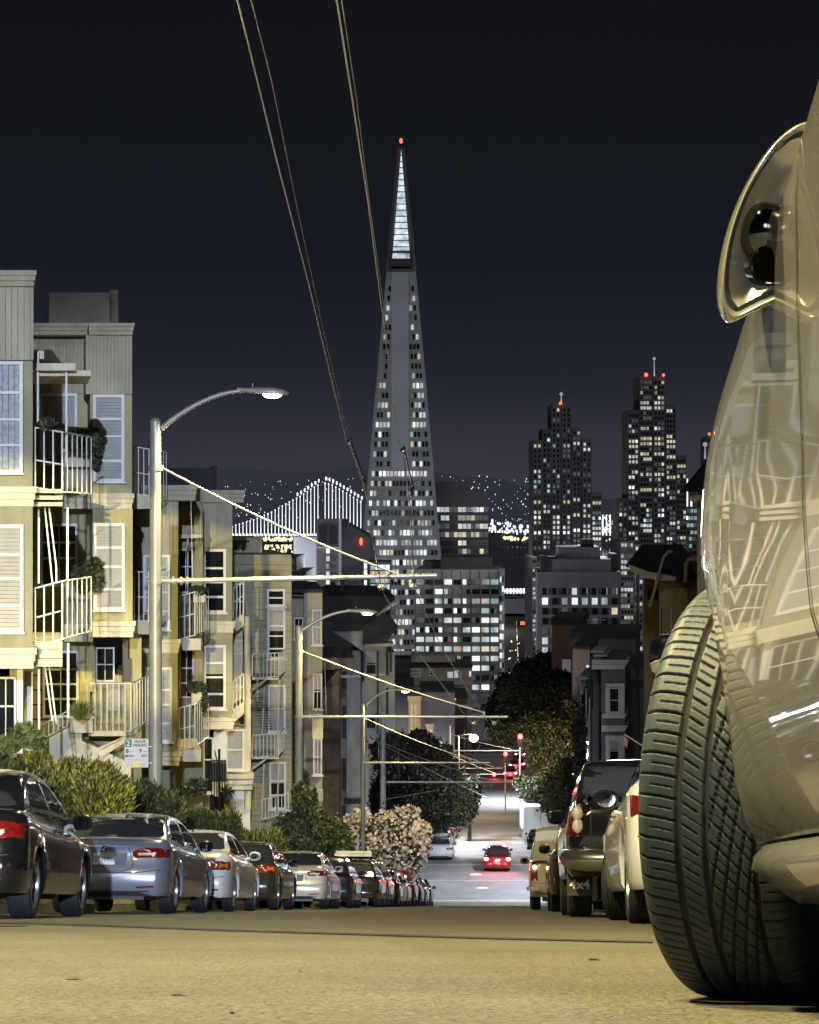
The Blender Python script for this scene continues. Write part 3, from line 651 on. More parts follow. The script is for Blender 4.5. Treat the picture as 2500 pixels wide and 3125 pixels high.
# parking signs
def parking_sign(px0, px1, py0, py1, D, label, dark=False):
    root = thing('parking_sign', P((px0+px1)/2, py1, D), label, 'parking sign', 'parking signs on the poles')
    mw = mat('sign_white', (.50, .50, .48), .4, nz=(3, .05)); mg = mat('sign_teal', (.02, .12, .13), .4); mk = mat('sign_ink', (.03, .03, .03), .5); my = mat('sign_yellow', (.75, .55, .04), .4); mgk = mat('sign_grey_ink', (.3, .3, .3), .5)
    m_ = MB(); m_.px(px0, px1, py0, py1, D, .012, 0); m_.build('plate', mw, root, bevel=.004)
    w_ = px1-px0; h_ = py1-py0; X = lambda a: px0+a*w_; Y = lambda b: py0+b*h_; s = D/F
    m_ = MB(); m_.px(X(.02), X(.30), Y(.02), Y(.29), D-.003, .002, 0); m_.build('blue_panel', mg, root)
    def tx(t, a, b, size, m, bold=.0, depth=.0015, sx_=1):
        mm = MB(); text_mb(mm, t, size*h_*s/.72, TM(P(X(a), Y(b), D-.005)), depth, bold=bold, sx_=sx_); mm.build('lettering', m, root)
    tx('2', .16, .25, .19, mw, .004); tx('HOUR', .65, .14, .10, mk, .002); tx('PARKING', .65, .27, .10, mk, .002, sx_=.82)
    tx('8', .12, .49, .14, mk, .003); tx('AM', .27, .47, .055, mk); tx('TO', .48, .44, .05, mgk); tx('9', .67, .48, .14, mk, .003); tx('PM', .86, .47, .055, mk)
    tx('MON', .21, .64, .09, mk, .002); tx('THRU', .52, .60, .045, mgk); tx('SAT', .83, .63, .09, mk, .002)
    tx('EXCEPT VEHICLES WITH', .5, .75, .05, mgk, sx_=.8); tx('AREA', .18, .92, .045, mgk); tx('PERMITS', .82, .92, .045, mgk, sx_=.9)
    m_ = MB(); c = P(X(.48), Y(.885), D-.004); m_.lathe([(.001, 0), (.115*w_*s, 0), (.115*w_*s, .002)], c, 'y', 18); m_.build('area_disc', my, root)
    tx('C', .48, .925, .075, mw, depth=.0025)
    m_ = MB(); m_.px(px1-4, px1+12, Y(.25), Y(.29), D+.012, .02, 0); m_.px(px1-4, px1+12, Y(.82), Y(.86), D+.012, .02, 0); m_.build('bracket', greym, root)
parking_sign(380, 453, 2254, 2342, 36.8, 'white and teal two hour parking sign on the nearest pole')
parking_sign(857, 899, 2471, 2525, 61.8, 'smaller parking sign on the second pole behind the pale saloon')
parking_sign(1064, 1095, 2555, 2592, 88.8, 'smallest parking sign, on the third pole before the pink bush')
# traffic signals far down
redm = mat('signal_red', (.4, .02, .02), .3, emit=(1, .05, .05), es=14); grn = mat('tiny_blue_lamp', (.2, .3, .5), .3, emit=(.5, .8, 1), es=3)
for i, (px, py, D, lab) in enumerate(((1588, 2247, 155, 'red traffic signal at the top, against the dark trees'), (1543, 2300, 190, 'small red traffic signal at the end of the white arm'), (1508, 2363, 262, 'red traffic signal low on the left of the street'),
                                      (1590, 2068, 900, 'tiny red signal above the dark trees, lower one of the two'), (1610, 2040, 950, 'tiny red signal above the dark trees, upper one of the two'))):
    x = P(px, 0, D).x; z = P(0, py, D).z; k = 1 if D < 500 else 3
    root = thing('traffic_light', (x, D, rz(D)), lab, 'traffic light', 'traffic lights down the street')
    m_ = MB(); m_.tube([(x, D+.3, rz(D)), (x, D+.3, z)], .07*k, 6); m_.build('post', greym, root)
    m_ = MB(); m_.box(x-.18*k, x+.18*k, D, D+.25, z-.85*k, z+.25*k); m_.build('housing', blackp, root)
    m_ = MB(); m_.ball((x, D-.05, z), (.20 if D < 200 else .26)*k, n=10, k=6); m_.build('red_lens', redm, root)
    lamp('POINT', (x, D-.8, z), 120*k, (1, .08, .06), .2)

# ================= HOUSES ON THE LEFT =================
def window(root, a, b, c, d, D, kind='dark', fr=7, cols=1, rws=(.5,), sill=True, dep=.10, vs=None, fm=None):
    """window px a..b, py c..d on the plane y=D: frame part with pane and sill sub-parts"""
    fm = fm or white
    m_ = MB(); D0 = D-.06
    m_.px(a, a+fr, c, d, D0, dep); m_.px(b-fr, b, c, d, D0, dep); m_.px(a+fr, b-fr, c, c+fr, D0, dep); m_.px(a+fr, b-fr, d-fr, d, D0, dep)
    t = fr*.38
    for r in rws: y = c+(d-c)*r; m_.px(a+fr, b-fr, y-t, y+t, D0+.015, .05)
    for i in range(1, cols): x = a+fr+(b-a-2*fr)*i/cols; m_.px(x-t*.6, x+t*.6, c+fr, d-fr, D0+.02, .04)
    w = m_.build('window', fm, root, bevel=0)
    m_ = MB(); m_.px(a+fr*.5, b-fr*.5, c+fr*.5, d-fr*.5, D0+.05, .02); m_.build('pane', glassd if kind == 'dark' else glassd if kind == 'blinds' else glassd, w) if kind == 'dark' else None
    if kind in ('blinds', 'curtain', 'half'):
        yb = d-fr*.5 if kind != 'half' else c+(d-c)*.45
        if kind == 'half': m2 = MB(); m2.px(a+fr*.5, b-fr*.5, yb, d-fr*.5, D0+.05, .02); m2.build('pane', glassd, w)
        m2 = MB()
        if kind == 'curtain':
            n = 7
            for i in range(n): x0 = a+fr*.5+(b-a-fr)*i/n; m2.px(x0, x0+(b-a-fr)/n*.86, c+fr*.5, yb, D0+.05+.02*(i % 2), .03)
            m2.build('curtain', curtain, w)
        else:
            n = 26 if kind == 'blinds' else 12; y0 = c+fr*.5
            for i in range(n): y = y0+(yb-y0)*i/n; m2.px(a+fr*.5, b-fr*.5-(3 if b-a > 60 else 0), y, y+(yb-y0)/n*.9, D0+.045+.006*(i % 2), .02)
            m2.px(b-fr*.5-3, b-fr*.5, c+fr, d-fr, D0+.06, .02)
            m2.build('blind', blinds, w)
    if sill: m_ = MB(); m_.px(a-4, b+5, d, d+5, D0-.05, .16); m_.build('sill', fm, w)
    return w
def boards(root, a, b, c, d, D, pitch, name='board_siding', m=None):
    m_ = MB(); x = a
    while x < b-1:
        e = min(b, x+pitch); m_.px(x+.6, e-.8, c, d, D-.03, .035); x += pitch
    return m_.build(name, m or siding, root)
def ledge(root, a, b, c, d, D, depth, name='ledge', n=3, step=.05, m=None):
    m_ = MB(); h = (d-c)/n
    for i in range(n): k = (n-1-i)*step; m_.px(a-k*F/D*0, b+k*F/D*.6, c+h*i, c+h*(i+1)-1.2, D-.02-k, depth+k); 
    for i in range(n): m_.px(a, b, c+h*(i+1)-1.2, c+h*(i+1), D-.005, depth)
    return m_.build(name, m or cream, root)
def railing(par, a, b, yt, yb, D, n=4, mid=None, dy=0, thick=5, side=None, m=None):
    """front railing px a..b; dy = drop of the right end (px); side = depth in m of a return railing along the street"""
    m_ = MB(); s = D/F; r = thick/2*s
    A = P(a, yt, D); B = P(b, yt+dy, D); A2 = P(a, yb, D); B2 = P(b, yb+dy, D)
    m_.tube([A, B], r, 6); m_.tube([A2, B2], r*.8, 6)
    if mid: k = (mid-yt)/(yb-yt); m_.tube([A.lerp(A2, k), B.lerp(B2, k)], r*.9, 6)
    for i in range(n):
        t = i/(n-1); m_.tube([A.lerp(B, t), A2.lerp(B2, t)], r*.85 if 0 < i < n-1 else r, 6)
    if side:
        C = B+Vector((KX*side, side, 0)); C2 = B2+Vector((KX*side, side, 0)); m_.tube([B, C], r, 6); m_.tube([B2, C2], r, 6)
        for i in range(1, 7): t = i/6; m_.tube([B.lerp(C, t), B2.lerp(C2, t)], r*.6, 5)
    return m_.build('railing', m or white, par)
def post(root, x, y0, y1, D, wpx=8, name='post', m=None):
    m_ = MB(); m_.tube([P(x, y0, D), P(x, y1, D)], wpx/2*D/F, 8); return m_.build(name, m or white, root, 60)

# --- house one (left edge)
MB.K = -.2
h1 = thing('apartment_house', P(20, 2780, 38), 'cream and olive apartment house cut off at the left edge', 'house', 'row houses on the left')
m_ = MB(); m_.px(-420, 100, 873, 1545, 37.06, 4.5); m_.px(-420, 100, 1545, 1975, 37.06, 4.5); m_.px(-600, 60, 2040, 2790, 39.4, 14); m_.px(-700, 30, 860, 2790, 39.4, 8.0); m_.build('wall', olive, h1)
ledge(h1, -420, 104, 824, 873, 36.9, 4.7, 'cornice', 3, .04, m=siding); boards(h1, -420, 103, 874, 1098, 37, 19)
window(h1, -70, 70, 1102, 1443, 37, 'curtain', 10, 1, (.28, .52, .75)); window(h1, -70, 72, 1600, 1930, 37, 'blinds', 10, 1, (.28, .5, .75))
ledge(h1, -420, 103, 1484, 1545, 37, 4.5); ledge(h1, -420, 103, 1976, 2040, 37, 4.5)
window(h1, -40, 50, 2065, 2290, 39.3, 'dark', 7, 3, (.4,)); 
m_ = MB(); m_.px(52, 70, 2040, 2300, 39.2, .3); m_.build('porch_pillar', white, h1); m_ = MB(); m_.px(74, 100, 2050, 2290, 40.5, .1); m_.build('porch_pillar', white, h1)
for (yt, mid, yb, s0, s1, dy) in ((1304, 1403, 1487, 1486, 1546, 14), (1795, 1885, 1972, 1958, 2036, -22)):
    bal = MB(); n = 3; hh = (s1-s0)/3
    for i in range(3): 
        q0 = s0+hh*i; bal.px(99+i*1.5, 191, q0+(6 if dy > 0 else 0), q0+hh-2, 37.6-.03*(2-i), 3.0)
    bal.px(100, 190, s1-4, s1-2, 37.7, 3)
    bo = bal.build('balcony', cream, h1); railing(bo, 107, 190, yt, yb, 37.7, 4, mid, dy, 6, 2.6)
for x, a, b in ((116, 1075, 1290), (203, 1130, 1410), (118, 1548, 1780), (206, 1548, 1822), (119, 2030, 2240), (208, 1962, 2190)): post(h1, x, a, b, 38.2)
m_ = MB(); m_.px(106, 135, 1070, 1095, 38.3, .5); m_.px(100, 231, 1108, 1130, 38.0, 2.6); m_.px(100, 278, 1130, 1147, 38.3, 2.4); m_.build('porch_roof', cream, h1)
for (y0, y1) in ((1550, 1780), (2030, 2200)):
    m_ = MB(); m_.tube([P(137, y0, 38.4), P(160, y1, 38.4)], .018, 6); m_.tube([P(150, y0, 38.6), P(172, y0+180, 38.6), P(172, y1, 38.6)], .018, 6); m_.build('stay_rod', white, h1)
# --- house two
h2 = thing('apartment_house', P(300, 2780, 47), 'sage green apartment house with a rooftop box, left of the nearest pole', 'house', 'row houses on the left')
m_ = MB(); m_.px(60, 275, 1020, 2790, 48.05, 9); m_.px(275, 403, 1200, 1505, 46.06, 4.2); m_.px(283, 405, 1552, 1895, 46.06, 4.2); m_.px(240, 402, 2060, 2790, 48.6, 3.0); m_.px(395, 432, 1945, 2790, 48.9, 4.5)
m_.build('wall', sage, h2)
ledge(h2, 100, 275, 985, 1022, 47.4, 9, 'cornice', 3, .04, siding); ledge(h2, 272, 405, 985, 1022, 45.9, 10, 'cornice', 3, .04, siding)
boards(h2, 104, 262, 1022, 1200, 48, 11); boards(h2, 262, 404, 1022, 1202, 46, 11); m_ = MB(); m_.px(262, 403, 1022, 1202, 46.05, 4); m_.build('bay_head', siding, h2)
m_ = MB(); m_.px(150, 335, 892, 986, 51, 6); m_.px(335, 361, 884, 986, 51.5, 5.2); m_.build('rooftop_box', mat('brown_render', (.26, .235, .19), .9, nz=(1.5, .2)), h2)
window(h2, 284, 380, 1203, 1470, 46, 'blinds', 9, 1, (.28, .48, .76)); window(h2, 286, 381, 1596, 1862, 46, 'blinds', 9, 1, (.28, .5, .76))
window(h2, 122, 236, 1200, 1420, 48, 'blinds', 8, 1, (.5,), sill=False); window(h2, 124, 238, 1597, 1790, 48, 'dark', 8, 2, (.3, .55), sill=False); window(h2, 130, 241, 1985, 2190, 48, 'dark', 8, 2, (.28, .5, .72), sill=False)
ledge(h2, 278, 403, 1505, 1552, 46, 4.4); ledge(h2, 282, 407, 1895, 1944, 46, 4.4); ledge(h2, 197, 280, 1500, 1552, 47, 4); ledge(h2, 197, 283, 1905, 1958, 47, 4)
m_ = MB(); m_.poly([(205, 1425), (282, 1425), (282, 1503), (205, 1503)], 47.1, 1.0); m_.build('panel', siding, h2); m_ = MB(); m_.poly([(208, 1828), (282, 1828), (282, 1905), (208, 1905)], 47.1, 1.0); m_.build('panel', siding, h2)
for (a, b, c, d) in ((197, 288, 1370, 1424), (200, 292, 1775, 1828), (215, 283, 2185, 2236)):
    m_ = MB(); m_.px(a, b, c+6, d, 46.6, .5); m_.px(a-3, b+3, c, c+8, 46.55, .6); m_.build('planter', cream, h2)
m_ = MB(); m_.poly([(243, 2060), (283, 1945), (290, 1990), (290, 2110), (243, 2110)], 48.0, .5); m_.build('buttress', mat('yellow_stucco', (.50, .46, .20), .85, nz=(1.2, .1)), h2)
window(h2, 292, 350, 1975, 2080, 48.5, 'dark', 5, 2, (.5,), sill=False)
bo = MB(); bo.px(268, 385, 2230, 2246, 46.9, 2); bo.tube([P(292, 2290, 46.95), P(385, 2250, 46.95)], .05, 6); bo = bo.build('balcony', cream, h2); railing(bo, 272, 400, 2085, 2230, 47, 8, None, 0, 4, 2.2)
m_ = MB(); m_.px(325, 378, 2085, 2170, 48.3, .3); m_.build('chair_and_boxes', mat('grey_clutter', (.30, .30, .28), .8, nz=(5, .4)), h2)
railing(h2, 407, 455, 1362, 1505, 50, 4, 1440, 8, 4, 2.5); railing(h2, 410, 453, 1743, 1893, 50, 4, 1820, 3, 4, 2.5)
m_ = MB(); m_.px(403, 470, 1508, 1552, 50, 3); m_.build('balcony_slab', cream, h2); m_ = MB(); m_.px(405, 470, 1893, 1935, 50, 3); m_.build('balcony_slab', cream, h2)
m_ = MB(); m_.px(374, 392, 1948, 2010, 48.5, .2); m_.px(374, 400, 2010, 2080, 48.5, .25); m_.build('meter_box', blackp, h2)
for (y0, y1) in ((2240, 2420), (2330, 2560)): pass
m_ = MB(); m_.poly([(120, 2270), (250, 2195), (250, 2260), (400, 2330), (400, 2560), (120, 2560)], 46.8, 1.0); m_.build('stair_wall', cream, h2)
railing(h2, 120, 206, 2215, 2260, 46.5, 7, None, -45, 4)
m_ = MB(); m_.poly([(296, 2296), (385, 2250), (385, 2263), (308, 2312)], 46.7, .3); m_.build('stair_stringer', cream, h2)
for i, y in enumerate((2060, 2105, 2150, 2195)): m_ = MB(); m_.tube([P(80, y, 46), P(130, y, 46)], .02, 6); m_.build('ladder_rung', blackp, h2)
MB.K = -.15
# --- house three
h3 = thing('apartment_house', P(600, 2790, 62), 'olive board sided apartment house with dark windows right behind the nearest pole', 'house', 'row houses on the left')
m_ = MB(); m_.px(420, 543, 1525, 2300, 54.06, 5); m_.px(400, 620, 1530, 2800, 60, 12); m_.px(615, 709, 1530, 1895, 63.06, 4); m_.px(617, 710, 1930, 2190, 63.06, 4); m_.px(600, 640, 2190, 2800, 63.5, 5); m_.px(420, 520, 2335, 2800, 56, 5); m_.build('wall', olive, h3)
ledge(h3, 430, 597, 1480, 1527, 53.8, 6, 'cornice', 3, .04, siding); ledge(h3, 612, 744, 1495, 1533, 62.8, 6, 'cornice', 3, .04, siding)
boards(h3, 430, 545, 1527, 1690, 54, 11); boards(h3, 615, 710, 1533, 1670, 63, 9); boards(h3, 545, 616, 1540, 1640, 59.9, 9)
m_ = MB(); m_.px(505, 650, 1428, 1500, 66, 6); m_.px(650, 662, 1422, 1500, 66.5, 5); m_.build('rooftop_box', mat('black_render', (.03, .03, .03), .9), h3)
window(h3, 437, 520, 1692, 1922, 54, 'curtain', 8, 2, (.3, .5, .75)); window(h3, 442, 526, 2036, 2265, 54, 'curtain', 8, 2, (.3, .5, .75))
window(h3, 620, 690, 1675, 1870, 63, 'dark', 8, 1, (.3, .52, .75)); window(h3, 621, 690, 1968, 2165, 63, 'half', 8, 1, (.28, .5, .76))
window(h3, 544, 590, 1675, 1810, 59.9, 'dark', 5, 2, (.4, .7), False); window(h3, 547, 592, 1978, 2130, 59.9, 'dark', 5, 2, (.4, .7), False)
ledge(h3, 432, 545, 1950, 1992, 54, 5); ledge(h3, 436, 547, 2295, 2336, 54, 5); ledge(h3, 612, 712, 1895, 1930, 63, 4.2); ledge(h3, 616, 712, 2190, 2225, 63, 4.2)
m_ = MB(); m_.px(540, 618, 1630, 1642, 59, 1.5); m_.build('porch_roof', cream, h3); post(h3, 573, 1640, 1810, 59.2, 5)
for (yt, yb) in ((1818, 1950), (2160, 2290)):
    bo = MB(); bo.px(543, 614, yb-2, yb+34, 57, 3.5); bo = bo.build('balcony', cream, h3); railing(bo, 548, 595, yt, yb, 56.9, 4, (yt+yb)/2, -12, 4, 2.5)
for (yt, yb) in ((1785, 1895), (2068, 2165)):
    bo = MB(); bo.poly([(708, yb+5), (745, yb-22), (745, yb+12), (708, yb+45)], 66.5, 3); bo = bo.build('balcony', cream, h3); railing(bo, 711, 744, yt+12, yb+2, 66.4, 4, (yt+yb)/2, -24, 4)
m_ = MB(); m_.px(590, 625, 1805, 1838, 58, .6); m_.build('planter', cream, h3); m_ = MB(); m_.px(585, 628, 2102, 2150, 58, .6); m_.build('planter', cream, h3)
m_ = MB(); m_.px(712, 740, 1920, 2150, 68, 3); m_.px(712, 742, 2225, 2500, 68, 3); m_.build('lit_side_wall', cream, h3)
for yy in (1952, 1993, 2095, 2240, 2282): m_ = MB(); m_.px(710, 741, yy, yy+4, 67.9, .2); m_.build('clapboard_edge', white, h3)
post(h3, 756, 1880, 2470, 67, 22, 'pillar', cream)
m_ = MB(); m_.px(690, 752, 2224, 2360, 66.6, 1.5); 
m_.build('porch_wall', cream, h3); window(h3, 690, 745, 2226, 2350, 66.4, 'blinds', 5, 1, (.5,)); ledge(h3, 690, 770, 2362, 2410, 66.3, 2)
m_ = MB(); m_.px(702, 764, 2412, 2600, 67, 2); m_.build('door_surround', white, h3); m_ = MB(); m_.px(716, 742, 2440, 2600, 66.9, .1); m_.build('door', cream, h3)
window(h3, 620, 652, 2250, 2420, 63.4, 'dark', 5, 1, (.4,)); 
m_ = MB(); m_.px(652, 690, 2222, 2430, 64.5, .5); m_.build('bright_jamb', white, h3)
m_ = MB(); m_.px(644, 692, 2330, 2385, 57.8, .5)
for i in range(6): m_.tube([P(646+i*8, 2318, 57.7), P(646+i*8, 2432, 57.7)], .02, 5)
m_.tube([P(655, 2290, 57.7), P(662, 2320, 57.7)], .02, 5); m_.tube([P(669, 2285, 57.7), P(670, 2560, 57.7)], .04, 5); m_.tube([P(646, 2320, 57.7), P(692, 2322, 57.7)], .02, 5)
m_.build('meter_cage', blackp, h3)
lamp('SPOT', P(700, 2215, 62), 45, (1, .82, .5), .15, P(710, 2500, 66), 130, .5)
# --- house four with fire escape
h4 = thing('apartment_house', P(790, 2790, 76), 'pale olive apartment house with iron fire escapes between the first two poles', 'house', 'row houses on the left')
pal = mat('pale_olive_boards', (.38, .35, .22), .8, dirt=(1.5, .3), nz=(1.2, .12))
m_ = MB(); m_.px(690, 890, 1722, 2800, 76, 10); m_.px(700, 890, 1692, 1722, 75.8, 10.4); m_.px(705, 800, 1640, 1700, 80, 6); m_.build('wall', pal, h4)
m_ = MB()
for i in range(60): y = 1740+i*17; m_.px(765, 889, y, y+1.2, 75.985, .03)
m_.build('clapboard_line', mat('clapboard_shadow', (.16, .15, .11), .9), h4)
m_ = MB(); m_.px(688, 760, 1642, 1648, 79, 8); m_.px(730, 738, 1648, 1700, 79.5, .3); m_.build('roof_deck', siding, h4)
window(h4, 815, 870, 1798, 1850, 75.9, 'dark', 6, 1, (.5,)); window(h4, 816, 871, 1856, 2010, 75.9, 'half', 6, 1, (.35, .55, .8)); window(h4, 818, 872, 2090, 2235, 75.9, 'blinds', 6, 1, (.5,)); window(h4, 822, 873, 2325, 2470, 75.9, 'half', 6, 1, (.4, .7))
window(h4, 712, 745, 1780, 1890, 75.9, 'dark', 5, 3, (.5,), False)
for (yt, yb) in ((1988, 2068), (2235, 2310)):
    bo = MB(); bo.px(768, 852, yb, yb+6, 73.6, 2.2); bo.tube([P(770, yb+35, 73.7), P(812, yb+6, 73.7)], .045, 6); bo = bo.build('fire_escape', cream, h4); railing(bo, 770, 850, yt+8, yb, 73.6, 8, None, -4, 3, 2.0)
m_ = MB(); m_.tube([P(808, 2095, 74), P(800, 2240, 74)], .03, 6); m_.tube([P(853, 2075, 74), P(844, 2330, 74)], .03, 6); m_.tube([P(852, 2320, 74), P(845, 2490, 74)], .03, 6); m_.tube([P(806, 2330, 74), P(800, 2480, 74)], .03, 6); m_.build('escape_ladder', cream, h4)
m_ = MB()
for i in range(14): m_.tube([P(775+i*1.5, 2120+i*8, 74.6), P(812+i*1.5, 2120+i*8, 74.6)], .012, 4)
m_.build('iron_stair', blackp, h4)
railing(h4, 800, 880, 2440, 2500, 73, 9, None, -20, 3)
MB.K = -.08
# --- house five
h5 = thing('apartment_house', P(940, 2790, 92), 'narrow beige flat roofed house just behind the second pole', 'house', 'row houses on the left')
bg5 = mat('beige_stucco', (.40, .36, .26), .85, dirt=(1.5, .3), nz=(1.2, .12))
m_ = MB(); m_.px(890, 930, 1815, 2800, 92.2, 9); m_.px(928, 984, 1803, 2800, 91, 10); m_.build('wall', bg5, h5)
m_ = MB(); m_.px(888, 986, 1798, 1808, 90.8, 10.4); m_.px(889, 930, 1818, 1826, 92, 6); m_.build('cornice', roofm, h5)
window(h5, 953, 982, 1860, 1968, 90.9, 'curtain', 4, 2, (.5,)); window(h5, 955, 983, 2055, 2165, 90.9, 'half', 4, 2, (.5,)); window(h5, 956, 983, 2255, 2365, 90.9, 'blinds', 4, 2, (.5,)); window(h5, 897, 926, 1884, 1950, 92.1, 'dark', 4, 2, (.5,))
m_ = MB(); m_.px(953, 986, 2175, 2255, 90.8, 1.5); m_.build('bay_apron', cream, h5); m_ = MB(); m_.px(955, 986, 2410, 2445, 90.8, 2); m_.build('bay_apron', cream, h5)
lamp('POINT', P(960, 2430, 86), 60, WARM, .1)
# --- brown shingled gap building
h6 = thing('shingled_house', P(1010, 2780, 104), 'dark brown shingled wall between the beige house and the turreted corner house', 'house', 'row houses on the left')
brn = mat('brown_shingle', (.15, .105, .06), .9, nz=(2.5, .35, 9, .5))
m_ = MB(); m_.poly([(984, 2110), (1037, 2046), (1037, 2800), (984, 2800)], 104, 14); m_.build('wall', brn, h6)
m_ = MB(); m_.poly([(984, 2045), (1050, 2040), (1082, 2008), (984, 2006)], 103, 9); m_.poly([(984, 2112), (1037, 2048), (1037, 2040), (984, 2100)], 103.8, 10); m_.build('roof', mat('brown_eave', (.16, .12, .08), .8), h6)
MB.K = -.05
# --- corner turret house beyond the crossing
h7 = thing('corner_house', P(1120, 2700, 150), 'dark roofed grey corner house with a turret and tall bay windows beyond the crossing', 'house')
gs = mat('grey_stucco', (.34, .34, .31), .85, dirt=(1, .4), nz=(.8, .12)); gsd = mat('charcoal_trim', (.02, .02, .02), .7)
m_ = MB(); m_.px(1040, 1205, 1990, 2600, 152, 14); m_.px(1104, 1180, 1960, 2600, 150, 6); m_.poly([(1016, 1927), (1112, 1920), (1112, 1990), (1080, 1968)], 148, 8); m_.px(1058, 1100, 1985, 2600, 149.5, 2); m_.build('wall', gs, h7)
m_ = MB(); m_.poly([(984, 1900), (984, 1825), (1000, 1818), (1205, 1820), (1205, 1838), (1180, 1850), (1165, 1880), (1100, 1925), (1012, 1926), (1080, 1968), (1040, 2005), (984, 2005)], 147.5, 22)
m_.poly([(1108, 1965), (1110, 1910), (1170, 1870), (1216, 1912), (1178, 1962)], 146.5, 9); m_.build('roof', roofm, h7)
m_ = MB()
for q, yt, r in ((944, 1795, 6), (988, 1798, 6), (1016, 1783, 7), (1044, 1770, 8)): m_.tube([P(q, 1850, 152), P(q, yt, 152)], r*.75*152/F, 8); m_.ball(P(q, yt, 152), r*1.15*152/F, n=8, k=5)
m_.build('chimney', roofm, h7)
m_ = MB(); m_.tube([P(1150, 1880, 147), P(1210, 1834, 147)], [.12, .18], 6); m_.build('weather_vane', greym, h7)
for (a, b, c, d) in ((1115, 1150, 1985, 2070), (1116, 1150, 2150, 2225), (1120, 1150, 2245, 2290)): window(h7, a, b, c, d, 149.9, 'half', 4, 1, (.5,), fm=gs)
m_ = MB()
for a, b, c, d in ((1104, 1111, 1980, 2080), (1150, 1156, 1985, 2240), (1178, 1186, 1960, 2060), (1190, 1196, 1970, 2050), (1178, 1186, 2100, 2180), (1060, 1076, 1980, 2000), (1044, 1058, 2050, 2100), (1044, 1058, 2155, 2250), (1044, 1056, 2315, 2410), (1050, 1110, 2437, 2453), (1044, 1056, 2460, 2560)): m_.px(a, b, c, d, 149.2, .3)
m_.build('dark_trim', gsd, h7)
m_ = MB(); m_.px(1108, 1202, 1962, 1972, 149.0, 2); m_.px(1108, 1175, 2056, 2062, 149.3, .3); m_.px(1040, 1100, 2060, 2068, 149, .4); m_.build('cornice', mat('pale_cornice', (.5, .5, .46), .7), h7)
MB.K = 0
# mid-distance houses
def flat_house(name, label, D, a, b, top, m, wins=(), corn=None, base=2600, depth=12, roof=None, group='houses down the hill'):
    r_ = thing(name, P((a+b)/2, min(base, CY-rz(D)*F/D), D), label, 'house', group)
    m_ = MB(); m_.px(a, b, top, base, D, depth); m_.build('wall', m, r_)
    m_ = MB(); m_.px(a-3, b+3, top-(corn or 6), top, D-.5, depth+1); m_.build('cornice' if corn else 'roof', roof or roofm, r_)
    for (x0, x1, y0, y1, k) in wins:
        if k in WM: m_ = MB(); m_.px(x0, x1, y0, y1, D-.1, .1); m_.build('window', WM[k], r_)
        else: window(r_, x0, x1, y0, y1, D-.05, k, 3, 1, (.5,), False)
    return r_
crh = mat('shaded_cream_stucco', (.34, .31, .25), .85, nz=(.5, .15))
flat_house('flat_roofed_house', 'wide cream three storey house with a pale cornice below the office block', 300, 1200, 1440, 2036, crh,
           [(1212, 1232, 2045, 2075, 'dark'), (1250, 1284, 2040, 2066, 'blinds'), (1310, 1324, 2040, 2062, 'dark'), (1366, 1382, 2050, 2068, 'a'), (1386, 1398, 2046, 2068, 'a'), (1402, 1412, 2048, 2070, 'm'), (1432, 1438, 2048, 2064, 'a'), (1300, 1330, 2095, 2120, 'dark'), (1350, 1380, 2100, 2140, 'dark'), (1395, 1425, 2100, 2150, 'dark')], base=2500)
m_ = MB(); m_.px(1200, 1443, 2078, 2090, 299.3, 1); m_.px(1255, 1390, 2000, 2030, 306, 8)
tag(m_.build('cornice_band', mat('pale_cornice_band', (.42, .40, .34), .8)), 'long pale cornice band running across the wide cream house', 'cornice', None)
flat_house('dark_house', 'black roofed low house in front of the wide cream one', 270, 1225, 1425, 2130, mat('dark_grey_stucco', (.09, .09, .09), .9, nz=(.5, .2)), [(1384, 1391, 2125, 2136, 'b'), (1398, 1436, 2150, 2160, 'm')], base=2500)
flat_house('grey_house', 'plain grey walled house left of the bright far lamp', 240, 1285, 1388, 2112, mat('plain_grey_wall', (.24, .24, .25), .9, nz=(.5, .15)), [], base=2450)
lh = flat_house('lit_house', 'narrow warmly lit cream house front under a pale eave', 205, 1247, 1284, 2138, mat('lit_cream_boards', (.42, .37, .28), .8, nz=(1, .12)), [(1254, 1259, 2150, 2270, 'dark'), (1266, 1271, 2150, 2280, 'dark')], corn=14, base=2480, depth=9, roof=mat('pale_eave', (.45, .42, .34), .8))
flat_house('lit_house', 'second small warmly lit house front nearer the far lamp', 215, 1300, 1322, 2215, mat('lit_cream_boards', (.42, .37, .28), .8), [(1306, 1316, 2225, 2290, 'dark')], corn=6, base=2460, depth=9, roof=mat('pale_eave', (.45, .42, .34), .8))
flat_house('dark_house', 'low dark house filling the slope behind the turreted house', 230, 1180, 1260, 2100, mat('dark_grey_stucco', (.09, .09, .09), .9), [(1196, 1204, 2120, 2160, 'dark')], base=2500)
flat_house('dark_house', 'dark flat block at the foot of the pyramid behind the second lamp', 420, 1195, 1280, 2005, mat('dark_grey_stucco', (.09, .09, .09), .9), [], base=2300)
lamp('POINT', P(1262, 2200, 200), 500, WARM, .3)
